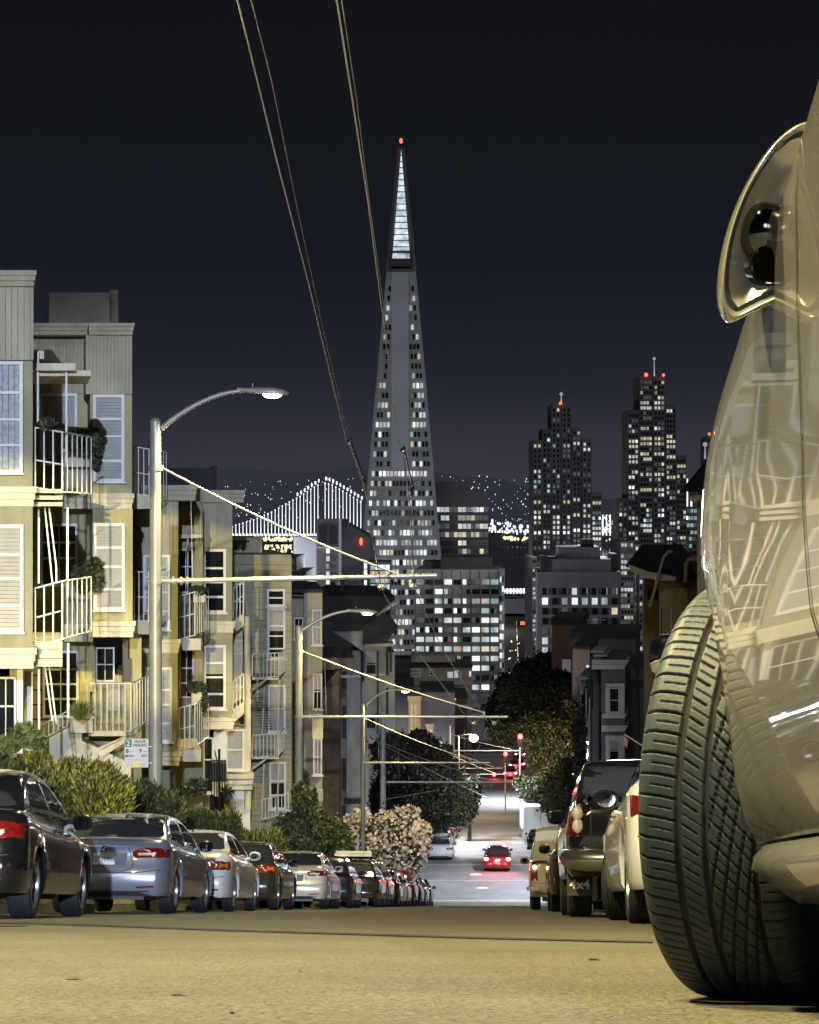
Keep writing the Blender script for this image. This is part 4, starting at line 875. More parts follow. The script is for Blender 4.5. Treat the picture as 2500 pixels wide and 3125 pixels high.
# hidden slopes: distant dark blocks so that the hill is built up on both sides
random.seed(77)
for i in range(12):
    D = random.choice([260, 330, 420, 520, 640]); side = -1 if i % 2 else 1
    lat = side*random.uniform(16, 60)*(D/300)
    wd = random.uniform(10, 22); hh = random.uniform(8, 14); x = lat+KX*D
    r_ = thing('hillside_block', (x, D, rz(D)), 'shadowed flat roofed block on the far slope, one of twelve alike', 'house', 'shadowed blocks on the far slope')
    m_ = MB(); m_.box(x-wd/2, x+wd/2, D, D+14, rz(D)-4, rz(D)+hh); m_.build('wall', lowm, r_)
    m_ = MB(); m_.box(x-wd/2-.3, x+wd/2+.3, D-.3, D+14.3, rz(D)+hh, rz(D)+hh+.5); m_.build('roof', roofm, r_)

# ================= HOUSES ON THE RIGHT =================
MB.K = .16
yst = mat('yellow_stucco_wall', (.50, .40, .19), .8, dirt=(1.5, .35), nz=(1.0, .08)); tile = mat('dark_clay_tiles', (.05, .03, .025), .8, nz=(3, .3))
r1 = thing('stucco_house', P(2060, 2790, 76), 'yellow stucco house with a dark hipped tile roof beside the big tyre', 'house', 'houses on the right')
m_ = MB(); m_.px(2012, 2300, 1775, 2800, 76, 14); m_.px(1965, 2012, 1760, 2800, 82, 8); m_.px(2052, 2100, 1795, 2100, 75.4, .6); m_.build('wall', yst, r1)
m_ = MB(); m_.poly([(1917, 1722), (1980, 1745), (2065, 1760), (2060, 1772), (2012, 1772), (1965, 1762), (1925, 1742)], 75, 5); m_.build('eave', mat('pale_yellow_eave', (.62, .54, .34), .7), r1)
m_ = MB(); v = [P(1908, 1728, 75), P(2040, 1766, 75), P(2130, 1766, 75), P(1958, 1662, 80), P(2080, 1660, 80), P(1925, 1722, 86), P(2140, 1730, 86)]
m_.add(v, [(0, 1, 3), (1, 4, 3), (1, 2, 4), (0, 3, 5), (3, 4, 6, 5), (2, 6, 4), (0, 5, 6, 2, 1)]); m_.build('roof', tile, r1)
m_ = MB(); m_.tube([P(2093, 1774, 74.5), P(2093, 1722, 74.5), P(2100, 1708, 74.5), P(2122, 1704, 74.5), P(2132, 1712, 74.5)], .09, 8); m_.tube([P(1984, 1850, 74), P(2025, 1700, 74), P(2040, 1682, 74), P(2052, 1684, 74)], .06, 8); m_.build('roof_vent', yst, r1)
window(r1, 2016, 2024, 1850, 1935, 75.9, 'dark', 2, 1, (.5,)); window(r1, 2046, 2080, 1855, 1990, 75.9, 'dark', 5, 1, (.5,))
m_ = MB(); m_.px(1976, 2008, 1800, 1830, 81, 1); m_.build('dark_eave', tile, r1)
r2 = thing('stucco_house', P(2150, 2790, 56), 'nearer yellow house whose sloping roof meets the cream car', 'house', 'houses on the right')
m_ = MB(); m_.px(2128, 2400, 1525, 2800, 57.5, 12); m_.build('wall', yst, r2); m_ = MB(); m_.px(2100, 2400, 1497, 1525, 56.8, 12); m_.build('eave', mat('pale_yellow_eave', (.62, .54, .34), .7), r2)
m_ = MB(); v = [P(2074, 1500, 56.5), P(2300, 1500, 56.5), P(2300, 1330, 60), P(2172, 1385, 60), P(2095, 1490, 68), P(2300, 1490, 68)]; m_.add(v, [(0, 1, 2, 3), (0, 3, 4), (3, 2, 5, 4), (0, 4, 5, 1)]); m_.build('roof', tile, r2)
for q in (2140, 2152, 2166): m_ = MB(); m_.px(q, q+4, 1545, 1800, 57.4, .1); m_.build('shutter', cream, r2)
# grey victorian with bays
r3 = thing('victorian_house', P(1850, 2790, 112), 'grey Victorian house with white bay windows and stacked cornices above the pickup', 'house', 'houses on the right')
vg = mat('grey_painted_boards', (.11, .11, .105), .8, nz=(1, .15)); vw = mat('victorian_white_trim', (.52, .51, .47), .7, nz=(1.5, .1))
m_ = MB(); m_.px(1835, 1908, 2010, 2800, 110, 8); m_.px(1796, 1900, 2040, 2800, 118, 6); m_.px(1905, 1965, 2100, 2800, 121, 8); m_.px(1812, 1836, 2040, 2800, 113, 3); m_.px(1908, 2000, 2060, 2800, 128, 8); m_.build('wall', vg, r3)
for (a, b, c, d, n) in ((1806, 1906, 2014, 2042, 4), (1838, 1908, 2178, 2192, 2), (1836, 1908, 2214, 2232, 3)): ledge(r3, a, b, c, d, 109.7, 3, 'cornice', n, .12, vw)
for i in range(3): m_ = MB(); m_.px(1803+i*8, 1846+i*8, 1985+i*12, 1992+i*12, 110.5+i*.2, 4); m_.build('cornice', vw, r3)
for (c, d) in ((2085, 2180), (2245, 2330)):
    m_ = MB(); m_.px(1848, 1906, c, d, 109.75, .2); m_.build('window_surround', vw, r3); window(r3, 1859, 1890, c+14, d-6, 109.6, 'dark' if c < 2200 else 'half', 3, 1, (.5,), fm=vw)
m_ = MB()
for q, w_, y0 in ((1776, 5, 2110), (1787, 4, 2100), (1797, 5, 2130), (1808, 3, 2160), (1821, 5, 2150), (1830, 4, 2100), (1838, 5, 2060)): m_.px(q, q+w_, y0, 2420, 111.5+(1840-q)*.15, .3)
m_.build('pilaster', vw, r3)
for yy in (2066, 2110, 2150, 2200, 2260, 2300): MB().px(1772, 1800, yy, yy+7, 121, .4).build('string_course', vw, r3)
m_ = MB(); m_.px(1770, 1800, 2060, 2800, 122, 6); m_.build('side_bay', mat('tan_boards', (.30, .24, .14), .8, nz=(1.5, .2)), r3)
lamp('POINT', P(1880, 2240, 103), 180, (.85, .9, 1), .3)
# brown tall houses and dark flats
flat_house('brown_house', 'brown brick wall with a black flat roof right of the stepped masonry block', 210, 1684, 1772, 1905, mat('brown_brick', (.12, .08, .055), .9, nz=(2, .2, 12, .3)), [(1716, 1742, 2012, 2050, 'm')], corn=20, group='houses on the right')
flat_house('dark_house', 'black roofed house behind the grey Victorian', 190, 1745, 1940, 1945, mat('dark_grey_stucco', (.09, .09, .09), .9), [(1790, 1850, 1890, 1892, 'm')], corn=18, group='houses on the right')
flat_house('grey_house', 'grey sided dark house between the brown wall and the grey Victorian', 170, 1748, 1800, 1980, mat('plain_grey_wall', (.24, .24, .25), .9), [(1790, 1797, 2030, 2045, 'a')], corn=8, group='houses on the right')
flat_house('dark_house', 'brown shadowed house between the grey Victorian and the yellow one', 135, 1903, 1970, 2045, mat('ochre_dark_wall', (.16, .12, .06), .85, nz=(1, .2)), [(1915, 1950, 2075, 2110, 'k'), (1912, 1930, 2240, 2330, 'b')], corn=10, group='houses on the right')
m_ = MB(); m_.tube([P(1948, 2800, 96), P(1945, 1745, 96)], [.12, .07], 10); o = tag(m_.build('utility_pole', mat('brown_pole', (.16, .11, .07), .8)), 'tall thin brown pole left of the yellow stucco house', 'pole')
fg = thing('flag', P(1930, 2290, 70), 'small flag on a slanted staff on the right side houses', 'flag')
m_ = MB(); m_.tube([P(1960, 2275, 70), P(1905, 2240, 70)], .03, 6); m_.build('staff', metal_p, fg)
m_ = MB(); m_.add([P(1906, 2246, 70), P(1918, 2256, 70.1), P(1914, 2285, 70), P(1902, 2268, 70.1)], [(0, 1, 2, 3)]); m_.build('cloth', mat('faded_flag', (.45, .2, .12), .8, nz=(6, .5)), fg)

MB.K = None
# ================= PLANTS =================
def leafmat(name, c, amt=.45, rough=.6): return mat(name, c, rough, nz=(1.3, amt, 9, .4))
def foliage(name, blobs, n, ls, m, parent, seed=0, mode='leaf', fill=.55, asp=1.6):
    """blobs: (px, py, D, rx_px, ry_px[, depth m]); n leaves of size ls (m)"""
    r = np.random.default_rng(seed); w_ = np.array([b[3]*b[4] for b in blobs], float); w_ /= w_.sum()
    idx = r.choice(len(blobs), n, p=w_)
    C_ = np.array([list(P(b[0], b[1], b[2])) for b in blobs]); S = np.array([[b[3]*b[2]/F, (b[5] if len(b) > 5 else b[3]*b[2]/F*.8), b[4]*b[2]/F] for b in blobs])
    d = r.normal(size=(n, 3)); d /= np.linalg.norm(d, axis=1)[:, None]
    rad = fill+(1.06-fill)*r.random(n)**.6
    clump = 1+.16*np.sin(d[:, 0]*7+idx*2.1)*np.sin(d[:, 2]*8+idx)*np.cos(d[:, 1]*6+idx*1.3)
    rad = rad+.13*np.abs(r.normal(size=n))*(r.random(n) < .35)
    pos = C_[idx]+d*S[idx]*(rad*clump)[:, None]
    if mode == 'spike':
        ax = d*np.array([.9, .9, .5])+np.array([0, 0, .85])+r.normal(size=(n, 3))*.28
    else: ax = r.normal(size=(n, 3))+d*.4+np.array([0, 0, -.15])
    ax /= np.linalg.norm(ax, axis=1)[:, None]
    sd = np.cross(ax, r.normal(size=(n, 3))); sd /= np.linalg.norm(sd, axis=1)[:, None]
    L = (ls*(.6+.8*r.random(n)))[:, None]; Wd = L/asp
    a = pos-ax*L*.5; b = pos+sd*Wd*.5; c = pos+ax*L*.5; e = pos-sd*Wd*.5
    V = np.stack([a, b, c, e], 1).reshape(-1, 3)
    mb = MB(); mb.v = V.tolist(); mb.f = np.arange(4*n).reshape(-1, 4).tolist()
    ms = m if isinstance(m, (list, tuple)) else [m]; mb.m = r.integers(0, len(ms), n).tolist()
    return mb.build(name, list(ms), parent)
jun = [leafmat('juniper_yellow_green', (.31, .275, .035)), leafmat('juniper_olive', (.15, .14, .022)), leafmat('juniper_dark', (.03, .038, .014))]
jdk = [leafmat('juniper_olive', (.15, .14, .022)), leafmat('juniper_dark', (.03, .038, .014)), leafmat('juniper_dark', (.03, .038, .014))]
bark = mat('bark', (.05, .04, .03), .9, nz=(4, .3))
def bush(label, blobs, n, ls, m, seed, mode='spike', fill=.5, name='shrub', cat='shrub', asp=4, stem=True, group=None):
    if mode == 'spike': blobs = [(b[0], b[1]+34, b[2], b[3], b[4]*.82) for b in blobs]
    b0 = blobs[0]; D = b0[2]; px = sum(b[0] for b in blobs)/len(blobs); x = P(px, 0, D).x
    r_ = thing(name, (x, D, rz(D)+.1), label, cat, group)
    foliage('foliage', blobs, n, ls, m, r_, seed, mode, fill, asp)
    if stem:
        mb = MB(); top = max(P(0, b[1], b[2]).z for b in blobs)
        for i in range(5): a = i*1.3; mb.tube([(x+.05*i-.1, D, rz(D)), (x+.25*math.cos(a), D+.2*math.sin(a), (rz(D)*.6+top*.4)), (x+.6*math.cos(a), D+.4*math.sin(a), top)], [.05, .035, .012], 5)
        mb.build('stem', bark, r_)
    return r_
Gh = 'clipped shrubs along the left houses'
bush('dark spiky juniper at the left edge, over the black car roof', [(20, 2400, 30, 110, 130), (-60, 2380, 30, 100, 130), (90, 2440, 30, 60, 80)], 14000, .12, jdk, 1, group=Gh)
bush('big yellow green juniper between the black car and the grey saloon', [(170, 2420, 32, 95, 120), (290, 2400, 32, 100, 110), (240, 2370, 33, 90, 90), (340, 2450, 32, 50, 70), (150, 2350, 33, 45, 50), (215, 2318, 33, 45, 40), (300, 2330, 33, 40, 40), (110, 2300, 33, 45, 40)], 38000, .13, jun, 2, fill=.6, group=Gh)
bush('dark juniper under the nearest parking sign, behind the pole base', [(430, 2430, 36, 75, 85), (520, 2440, 36, 40, 65)], 14000, .12, jdk, 3, group=Gh)
bush('dark low juniper behind the cream saloon roof', [(560, 2510, 43, 70, 75), (650, 2515, 43, 75, 75), (700, 2490, 43, 35, 60), (600, 2470, 43, 60, 40)], 15000, .13, jdk, 4, group=Gh)
bush('bright yellow green juniper left of the second parking sign', [(770, 2560, 50, 70, 65), (830, 2550, 50, 40, 60), (730, 2540, 50, 40, 50)], 10000, .14, jun, 5, group=Gh)
bush('dark shrub hiding the base of the second pole', [(880, 2570, 57, 45, 80), (930, 2520, 59, 35, 90), (915, 2440, 60, 22, 50)], 7000, .17, jdk, 6, mode='leaf', asp=1.8, group=Gh)
bush('dark bushy shrub between the second pole and the pink bush', [(1000, 2560, 66, 65, 60), (970, 2510, 66, 30, 40), (1040, 2590, 66, 40, 50)], 7000, .16, jdk, 7, mode='leaf', asp=1.8, group=Gh)
bush('small climbing plant on the beige house wall by the second pole', [(930, 2400, 70, 12, 50), (958, 2440, 70, 10, 30)], 500, .2, jdk, 8, mode='leaf', asp=1.5, name='climbing_plant', cat='climbing plant')
bush('leafy vine trailing over the porch at the left edge', [(70, 2240, 35, 40, 30), (110, 2262, 35, 30, 22), (25, 2270, 35, 40, 25)], 900, .13, [leafmat('vine_green', (.12, .14, .04))], 9, mode='leaf', asp=1.5, stem=False, name='climbing_plant', cat='climbing plant')
# planter plants
def potted(label, blobs, n, ls, m, seed, mode='leaf', asp=1.6):
    b = blobs[0]; r_ = thing('potted_plant', P(b[0], b[1]+b[4], b[2]), label, 'potted plant', 'balcony plants'); foliage('foliage', blobs, n, ls, m, r_, seed, mode, .3, asp)
    mb = MB(); mb.tube([P(b[0], b[1]+b[4]+5, b[2]), P(b[0], b[1], b[2])], .02, 5); mb.build('stem', bark, r_)
dkp = [leafmat('dark_pot_plant', (.022, .028, .014)), leafmat('olive_pot_plant', (.07, .075, .03))]
potted('dark trailing plant on the top balcony of the sage house', [(255, 1345, 45.6, 40, 32), (292, 1370, 45.5, 18, 60), (300, 1340, 45.5, 20, 20), (220, 1350, 45.6, 25, 25), (140, 1290, 37.2, 25, 12)], 1500, .16, dkp, 11, asp=3)
potted('round dark succulent on the middle balcony of the sage house', [(250, 1755, 45.6, 32, 32), (285, 1730, 45.6, 26, 26), (298, 1775, 45.5, 18, 28), (265, 1780, 45.5, 30, 20)], 1100, .15, dkp, 12, asp=1.3)
potted('small spiky plant in the lowest planter of the sage house', [(247, 2170, 45.5, 26, 20)], 260, .3, [leafmat('vine_green', (.12, .14, .04))], 13, 'spike', 9)
potted('dark plant hanging from the lower planter of the olive house', [(600, 2095, 57.8, 30, 14), (625, 2140, 57.7, 8, 34)], 600, .16, dkp, 14, asp=2)
potted('dark plant on the upper planter of the olive house', [(605, 1800, 57.8, 26, 12)], 400, .16, dkp, 15, asp=2)
potted('leafy plants on the porch of the olive house', [(600, 2400, 56, 35, 25), (560, 2420, 55, 30, 20), (690, 2420, 60, 20, 20)], 800, .15, dkp, 16, asp=2)
# pink flowering bush
pk = thing('oleander_bush', RP(-6.2, 95), 'large round bush covered in pink blossom at the end of the car row', 'bush')
pb = [(1150, 2570, 95, 70, 70), (1215, 2560, 95, 75, 85), (1265, 2600, 94, 35, 60), (1080, 2540, 96, 40, 55), (1205, 2510, 95, 60, 35), (1130, 2600, 95, 60, 50)]
foliage('foliage', pb, 7000, .26, [leafmat('oleander_leaf', (.05, .06, .02)), leafmat('oleander_leaf_dark', (.025, .03, .012))], pk, 21, fill=.3, asp=3)
pb += [(1290, 2540, 94, 30, 35), (1100, 2490, 95, 25, 30), (1250, 2480, 95, 28, 22), (1060, 2580, 95, 30, 40)]
foliage('blossom', pb, 4200, .19, [mat('pink_blossom', (.85, .66, .48), .6, nz=(3, .2)), mat('pale_blossom', (.9, .76, .58), .6, nz=(3, .2))], pk, 22, fill=.93, asp=1.1)
mb = MB(); c = P(1180, 0, 95)
for i in range(6): a = i; mb.tube([(c.x+.1*i, 95, rz(95)), (c.x+.8*math.cos(a), 95+.5*math.sin(a), -18), (c.x+1.2*math.cos(a), 95+.6*math.sin(a), -16.4)], [.06, .04, .015], 5)
mb.build('stem', bark, pk)
# trees
def tree(label, D, base_px, blobs, n, ls, m, seed, trunk=.22, name='street_tree', limbs=None, fill=.5, asp=1.6, group=None, lean=0):
    x = P(base_px, 0, D).x; r_ = thing(name, (x, D, rz(D)), label, 'tree', group)
    foliage('crown', blobs, n, ls, m, r_, seed, 'leaf', fill, asp)
    mb = MB(); cz = sum(P(0, b[1], b[2]).z for b in blobs)/len(blobs); z0 = rz(D); fork = z0+(cz-z0)*.55
    mb.tube([(x, D, z0-.2), (x+.05, D, z0+(fork-z0)*.5), (x-.03, D, fork)], [trunk*1.25, trunk, trunk*.8], 8)
    for b in blobs[:9]:
        c = P(b[0], b[1], b[2]); f = Vector((x-.03, D, fork)); mid = f.lerp(c, .5)+Vector((0, 0, .3)); mb.tube([f, mid, c], [trunk*.6, trunk*.35, trunk*.1], 6)
    mb.build('trunk', bark, r_)
    return r_
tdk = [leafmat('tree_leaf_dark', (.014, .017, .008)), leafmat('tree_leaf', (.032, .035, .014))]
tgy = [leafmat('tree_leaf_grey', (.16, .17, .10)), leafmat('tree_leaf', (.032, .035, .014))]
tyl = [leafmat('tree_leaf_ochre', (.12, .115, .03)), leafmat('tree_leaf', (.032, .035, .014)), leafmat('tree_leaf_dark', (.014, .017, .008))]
tree('broad dark tree over the pink bush, left of the street', 132, 1260, [(1230, 2400, 132, 80, 80), (1310, 2430, 130, 80, 70), (1240, 2490, 131, 80, 50), (1340, 2380, 134, 60, 60), (1200, 2300, 136, 60, 60), (1290, 2300, 136, 60, 60), (1180, 2440, 133, 50, 60)], 52000, .22, tdk, 31, .35)
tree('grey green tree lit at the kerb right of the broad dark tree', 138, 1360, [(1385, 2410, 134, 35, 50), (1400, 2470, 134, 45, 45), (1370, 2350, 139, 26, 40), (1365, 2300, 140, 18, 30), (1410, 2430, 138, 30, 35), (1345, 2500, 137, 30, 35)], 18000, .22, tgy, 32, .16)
tree('small dark tree before the lower left parked cars', 150, 1432, [(1430, 2440, 150, 30, 55), (1450, 2400, 152, 20, 35), (1425, 2480, 150, 22, 25)], 9000, .25, tdk, 33, .15)
tree('dark tree filling the gap under the third lamp', 150, 1225, [(1225, 2290, 170, 45, 40), (1160, 2330, 165, 40, 50), (1280, 2260, 180, 30, 30)], 5000, .45, tdk, 34, .2)
tblk = [leafmat('tree_leaf_black', (.009, .011, .006)), leafmat('tree_leaf_dark', (.014, .017, .008))]
tree('tall black tree crown right of the office block', 200, 1680, [(1600, 2160, 200, 70, 80), (1680, 2150, 200, 75, 90), (1745, 2170, 198, 50, 80), (1560, 2120, 204, 35, 50), (1640, 2090, 203, 50, 40), (1700, 2080, 203, 45, 35), (1560, 2220, 200, 50, 50), (1610, 2060, 204, 20, 30)], 36000, .32, tblk, 35, .35)
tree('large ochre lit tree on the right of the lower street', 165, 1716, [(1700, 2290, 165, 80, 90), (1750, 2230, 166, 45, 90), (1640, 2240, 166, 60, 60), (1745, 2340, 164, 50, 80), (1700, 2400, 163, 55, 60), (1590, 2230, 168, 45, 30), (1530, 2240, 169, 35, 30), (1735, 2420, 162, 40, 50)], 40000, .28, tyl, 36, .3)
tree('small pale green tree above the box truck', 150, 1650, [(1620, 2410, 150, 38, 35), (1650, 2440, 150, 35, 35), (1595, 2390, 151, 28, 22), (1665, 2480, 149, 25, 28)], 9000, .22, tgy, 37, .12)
tree('young olive tree between the box truck and the pickup', 135, 1717, [(1700, 2400, 135, 45, 40), (1735, 2360, 135, 38, 45), (1690, 2450, 134, 38, 35), (1745, 2430, 134, 35, 40)], 12000, .22, [leafmat('tree_leaf_ochre', (.12, .115, .03)), leafmat('tree_leaf', (.032, .035, .014))], 38, .16)
tree('round dark street tree where the street meets the towers', 420, 1560, [(1550, 2100, 420, 40, 45), (1610, 2050, 430, 40, 40), (1660, 2040, 430, 40, 50), (1720, 2040, 440, 50, 50), (1760, 2060, 430, 40, 60), (1515, 2180, 380, 30, 60)], 12000, .75, tblk, 39, .4)
bush('low dark hedge below the dark tree left of the crossing', [(1210, 2590, 125, 70, 40), (1150, 2590, 125, 60, 40)], 5000, .3, tdk, 40, mode='leaf', asp=1.8)
bush('dark creeper on the right houses behind the pickup', [(1770, 2250, 118, 20, 80), (1775, 2380, 118, 22, 90), (1760, 2450, 116, 35, 60), (1790, 2140, 120, 12, 40)], 4000, .3, tdk, 41, mode='leaf', asp=1.8, name='climbing_plant', cat='climbing plant')
# ================= CARS =================
def ip(pts, x):
    if x <= pts[0][0]: return pts[0][1]
    for i in range(len(pts)-1):
        (a, b), (c, d) = pts[i], pts[i+1]
        if x <= c:
            t = (x-a)/(c-a)
            m0 = (d-b) if i == 0 else ((d-pts[i-1][1])/(c-pts[i-1][0]))*(c-a)
            m1 = (d-b) if i+2 >= len(pts) else ((pts[i+2][1]-b)/(pts[i+2][0]-a))*(c-a)
            if (d-b)*m0 <= 0: m0 = 0
            if (d-b)*m1 <= 0: m1 = 0
            return (2*t**3-3*t*t+1)*b+(t**3-2*t*t+t)*m0+(-2*t**3+3*t*t)*d+(t**3-t*t)*m1
    return pts[-1][1]
def paint(name, c, rough=.22, metal=.25): return mat(name, c, rough, metal, nz=(1.2, .06), coat=.9, spec=.5)
tail = mat('tail_lamp_red', (.16, .008, .007), .12, coat=.8, nz=(14, .4)); tailc = mat('tail_lamp_clear', (.5, .46, .4), .15, coat=.8, nz=(20, .4)); amber = mat('tail_lamp_amber', (.45, .13, .02), .15, coat=.8)
tail_on = mat('brake_lamp_lit', (.4, .02, .02), .3, emit=(1, .035, .03), es=7)
bulb = mat('brake_bulb_hot', (1, .6, .5), .3, emit=(1, .45, .35), es=30)
rimm = mat('alloy_rim', (.42, .42, .41), .28, .85, nz=(5, .15)); cglass = mat('car_glass', (.03, .032, .036), .03, spec=1.0); platem = mat('plate_white', (.6, .6, .6), .4)
seamm = mat('panel_gap', (.006, .006, .006), .6); plast = mat('bumper_plastic', (.02, .02, .021), .5)
SEDAN = dict(L=4.7, W=1.80, H=1.44, wr=.325, axr=.98, axf=3.75, deck=[(0, .90), (.15, 1.00), (.55, 1.04), (1.1, 1.0), (2.4, .96), (3.4, .93), (4.1, .83), (4.6, .66), (4.7, .5)],
             roof=[(.62, 1.03), (1.15, 1.30), (1.7, 1.43), (2.3, 1.44), (2.75, 1.38), (3.35, 1.10), (3.6, .96)], gw=.78, rw=.56, bot=.24, rear=[(.2, .10), (.32, .02), (.5, 0), (.62, .02), (.68, .06), (.95, .07), (1.05, .10)])
def spec(base=SEDAN, **k): d = dict(base); d.update(k); return d
HATCH = spec(L=4.3, H=1.50, roof=[(.06, .98), (.3, 1.28), (.62, 1.46), (1.5, 1.50), (2.2, 1.46), (3.05, 1.12), (3.35, .98)], deck=[(0, .9), (.1, .98), (1.1, .98), (2.4, .96), (3.2, .96), (3.8, .86), (4.2, .66), (4.3, .5)], axr=.8, axf=3.4, gw=.78)
SUV = spec(L=4.6, W=1.84, H=1.68, wr=.35, roof=[(.05, 1.05), (.28, 1.40), (.55, 1.62), (1.5, 1.68), (2.4, 1.64), (3.2, 1.25), (3.5, 1.08)], deck=[(0, .95), (.08, 1.05), (1.1, 1.06), (2.4, 1.05), (3.3, 1.06), (4.0, .98), (4.5, .75), (4.6, .55)], axr=.9, axf=3.6, gw=.8, bot=.30)
VAN = spec(L=4.8, W=1.9, H=1.85, wr=.34, roof=[(.03, 1.08), (.12, 1.6), (.3, 1.80), (1.5, 1.85), (3.3, 1.80), (4.1, 1.25), (4.3, 1.08)], deck=[(0, 1.0), (.05, 1.08), (3.2, 1.08), (4.2, 1.05), (4.65, .8), (4.8, .55)], axr=.95, axf=3.9, gw=.86, rw=.74, bot=.28)
def car(label, sp, paintm, D, lat, yaw=0, side=-1, name='parked_car', cat='car', group='cars parked along the left kerb', rearwin=None, lights='wide', lightm=None, steer=0, mirror=True, detail=2, plate='', rimspokes=7, heading=1, offz=0, extra=None):
    """D, lat: where the rear outer tyre stands; side -1: parked on the left kerb (outer side = +x)"""
    p = sp; L, W_2, H = p['L'], p['W']/2, p['H']; ra = p['wr']+.055; zc = p['wr']
    def hwid(y):
        d = min(y, L-y); R_ = .42 if y < L/2 else .8; k = .20 if y < L/2 else .34
        t = max(0, 1-d/R_); return W_2-k*W_2*(1-math.sqrt(max(0, 1-t*t)))
    def arch(y):
        z = 0
        for c in (p['axr'], p['axf']):
            if abs(y-c) < ra: z = max(z, zc+math.sqrt(ra*ra-(y-c)**2))
        return z
    ys = set([0, .02, .06, .12, .2, .3, .42, L-.02, L-.1, L-.25, L-.5]+[i*.22 for i in range(int(L/.22)+1)])
    for c in (p['axr'], p['axf']):
        for i in range(15): ys.add(c-ra*math.cos(math.pi*i/14))
        ys.add(c-ra-.004); ys.add(c+ra+.004)
    ys = sorted(y for y in ys if 0 <= y <= L)
    sec = []; rear = p['rear']
    for y in ys:
        w = hwid(y); zd = ip(p['deck'], y); a = arch(y); b = p['bot']
        if y > L-.5: b = b+.02
        lift = lambda z: max(z, a)
        zs = zd-.10
        rows = [(0, b+.02), (.60*w, b+.02), (.605*w, max(b+.02, a)), (.95*w, lift(b)), (.985*w, lift(b+.05))]
        for t, k in ((.25, 1.0), (.45, 1.005), (.62, 1.0), (.80, .992), (.92, .975)):
            z = b+.05+(zs-b)*t; rows.append((w*k, max(z, a+.012*(t*4)) if a else z))
        rows += [(w*.955, zs+.02), (w*.90, zd-.028), (w*.82, zd), (w*.5, zd+.02), (0, zd+.03)]
        sec.append([(x, y, z) for x, z in rows])
    def bend(v):
        x, y, z = v
        if y < .6: t = 1-y/.6; y += t*t*(3-2*t)*ip(rear, z)
        return (x, y, z)
    sec = [[bend(v) for v in s_] for s_ in sec]
    n = len(sec[0]); vs = []; fs = []
    for s_ in sec: vs += [(x, y, z) for x, y, z in s_]+[(-x, y, z) for x, y, z in s_]
    N2 = 2*n
    for i in range(len(sec)-1):
        for j in range(n-1):
            a, b_ = i*N2+j, (i+1)*N2+j
            fs.append((a, a+1, b_+1, b_)); fs.append((a+n, b_+n, b_+n+1, a+n+1))
    for e, fl in ((0, 1), ((len(sec)-1)*N2, 0)):
        for j in range(n-1):
            q = (e+j, e+n+j, e+n+j+1, e+j+1); fs.append(q if fl else q[::-1])
    # greenhouse
    gv = []; gf = []; rf = p['roof']; y0, y1 = rf[0][0], rf[-1][0]; ng = 26; gw, rw = p['gw'], p['rw']
    def gx(y, z):
        zb = ip(p['deck'], y)-.02; t = min(1, max(0, (z-zb)/(H-zb))); return (gw+(rw-gw)*t**1.5)*W_2/.9
    gn = 9
    for i in range(ng+1):
        y = y0+(y1-y0)*i/ng; zr = ip(rf, y); zb = ip(p['deck'], y)-.05; zr = max(zr, zb+.01)
        edge = max(zb+.005, zr-.05)
        endt = min(1, min(y-y0, y1-y)/.35+.25)
        pr = [(gx(y, zb), zb)]+[(gx(y, zb+(edge-zb)*t), zb+(edge-zb)*t) for t in (.3, .6, .85, 1)]
        xe = gx(y, edge); pr += [(xe*.955, edge+(zr-edge)*.55), (xe*.85, edge+(zr-edge)*.85), (xe*.5, zr+.012), (0, zr+.018)]
        gv += [(x, y, z) for x, z in pr]+[(-x, y, z) for x, z in pr]
    for i in range(ng):
        for j in range(gn-1):
            a, b_ = i*2*gn+j, (i+1)*2*gn+j
            gf.append((a, a+1, b_+1, b_)); gf.append((a+gn, b_+gn, b_+gn+1, a+gn+1))
    o_ = len(vs); allv = vs+gv; allf = fs+[tuple(q+o_ for q in f) for f in gf]
    bvh = BVHTree.FromPolygons([Vector(v) for v in allv], allf)
    slope = math.atan2(rz(D+1.5)-rz(D-1.5), 3.0)
    root = thing(name, (0, 0, 0), label, cat, group)
    mb = MB(); mb.add(allv, allf); body = mb.build('body', paintm, root, 32)
    def cast(o, d):
        h = bvh.ray_cast(Vector(o), Vector(d)); return h[0], h[1]
    def patch(nm, pts, dirn, m, off=.006, rings=5, par=None, label=None):
        """pts polygon: (x, z) seen from behind, or (y, z) seen from the side sd"""
        cx = sum(q[0] for q in pts)/len(pts); cz = sum(q[1] for q in pts)/len(pts); loop = []
        for i in range(len(pts)):
            a, b_ = pts[i], pts[(i+1) % len(pts)]; k = max(1, int(math.hypot(b_[0]-a[0], b_[1]-a[1])/.09))
            for j in range(k): t = j/k; loop.append((a[0]+(b_[0]-a[0])*t, a[1]+(b_[1]-a[1])*t))
        V = []; ok = True; K_ = len(loop)
        for r_ in range(rings+1):
            s_ = 1-r_/rings if r_ < rings else 0
            for q in (loop if s_ else [(cx, cz)]):
                u_, v_ = cx+(q[0]-cx)*s_, cz+(q[1]-cz)*s_
                if dirn == 'r': o, d = (u_, -2, v_), (0, 1, 0)
                elif dirn == 'f': o, d = (u_, L+2, v_), (0, -1, 0)
                else: o, d = (2*dirn, u_, v_), (-dirn, 0, 0)
                h, nn = cast(o, d)
                if h is None: return None
                if nn.dot(Vector(d)) > 0: nn = -nn
                V.append(h+nn*off)
        fs_ = []
        for r_ in range(rings-1):
            for j in range(K_): fs_.append((r_*K_+j, r_*K_+(j+1) % K_, (r_+1)*K_+(j+1) % K_, (r_+1)*K_+j))
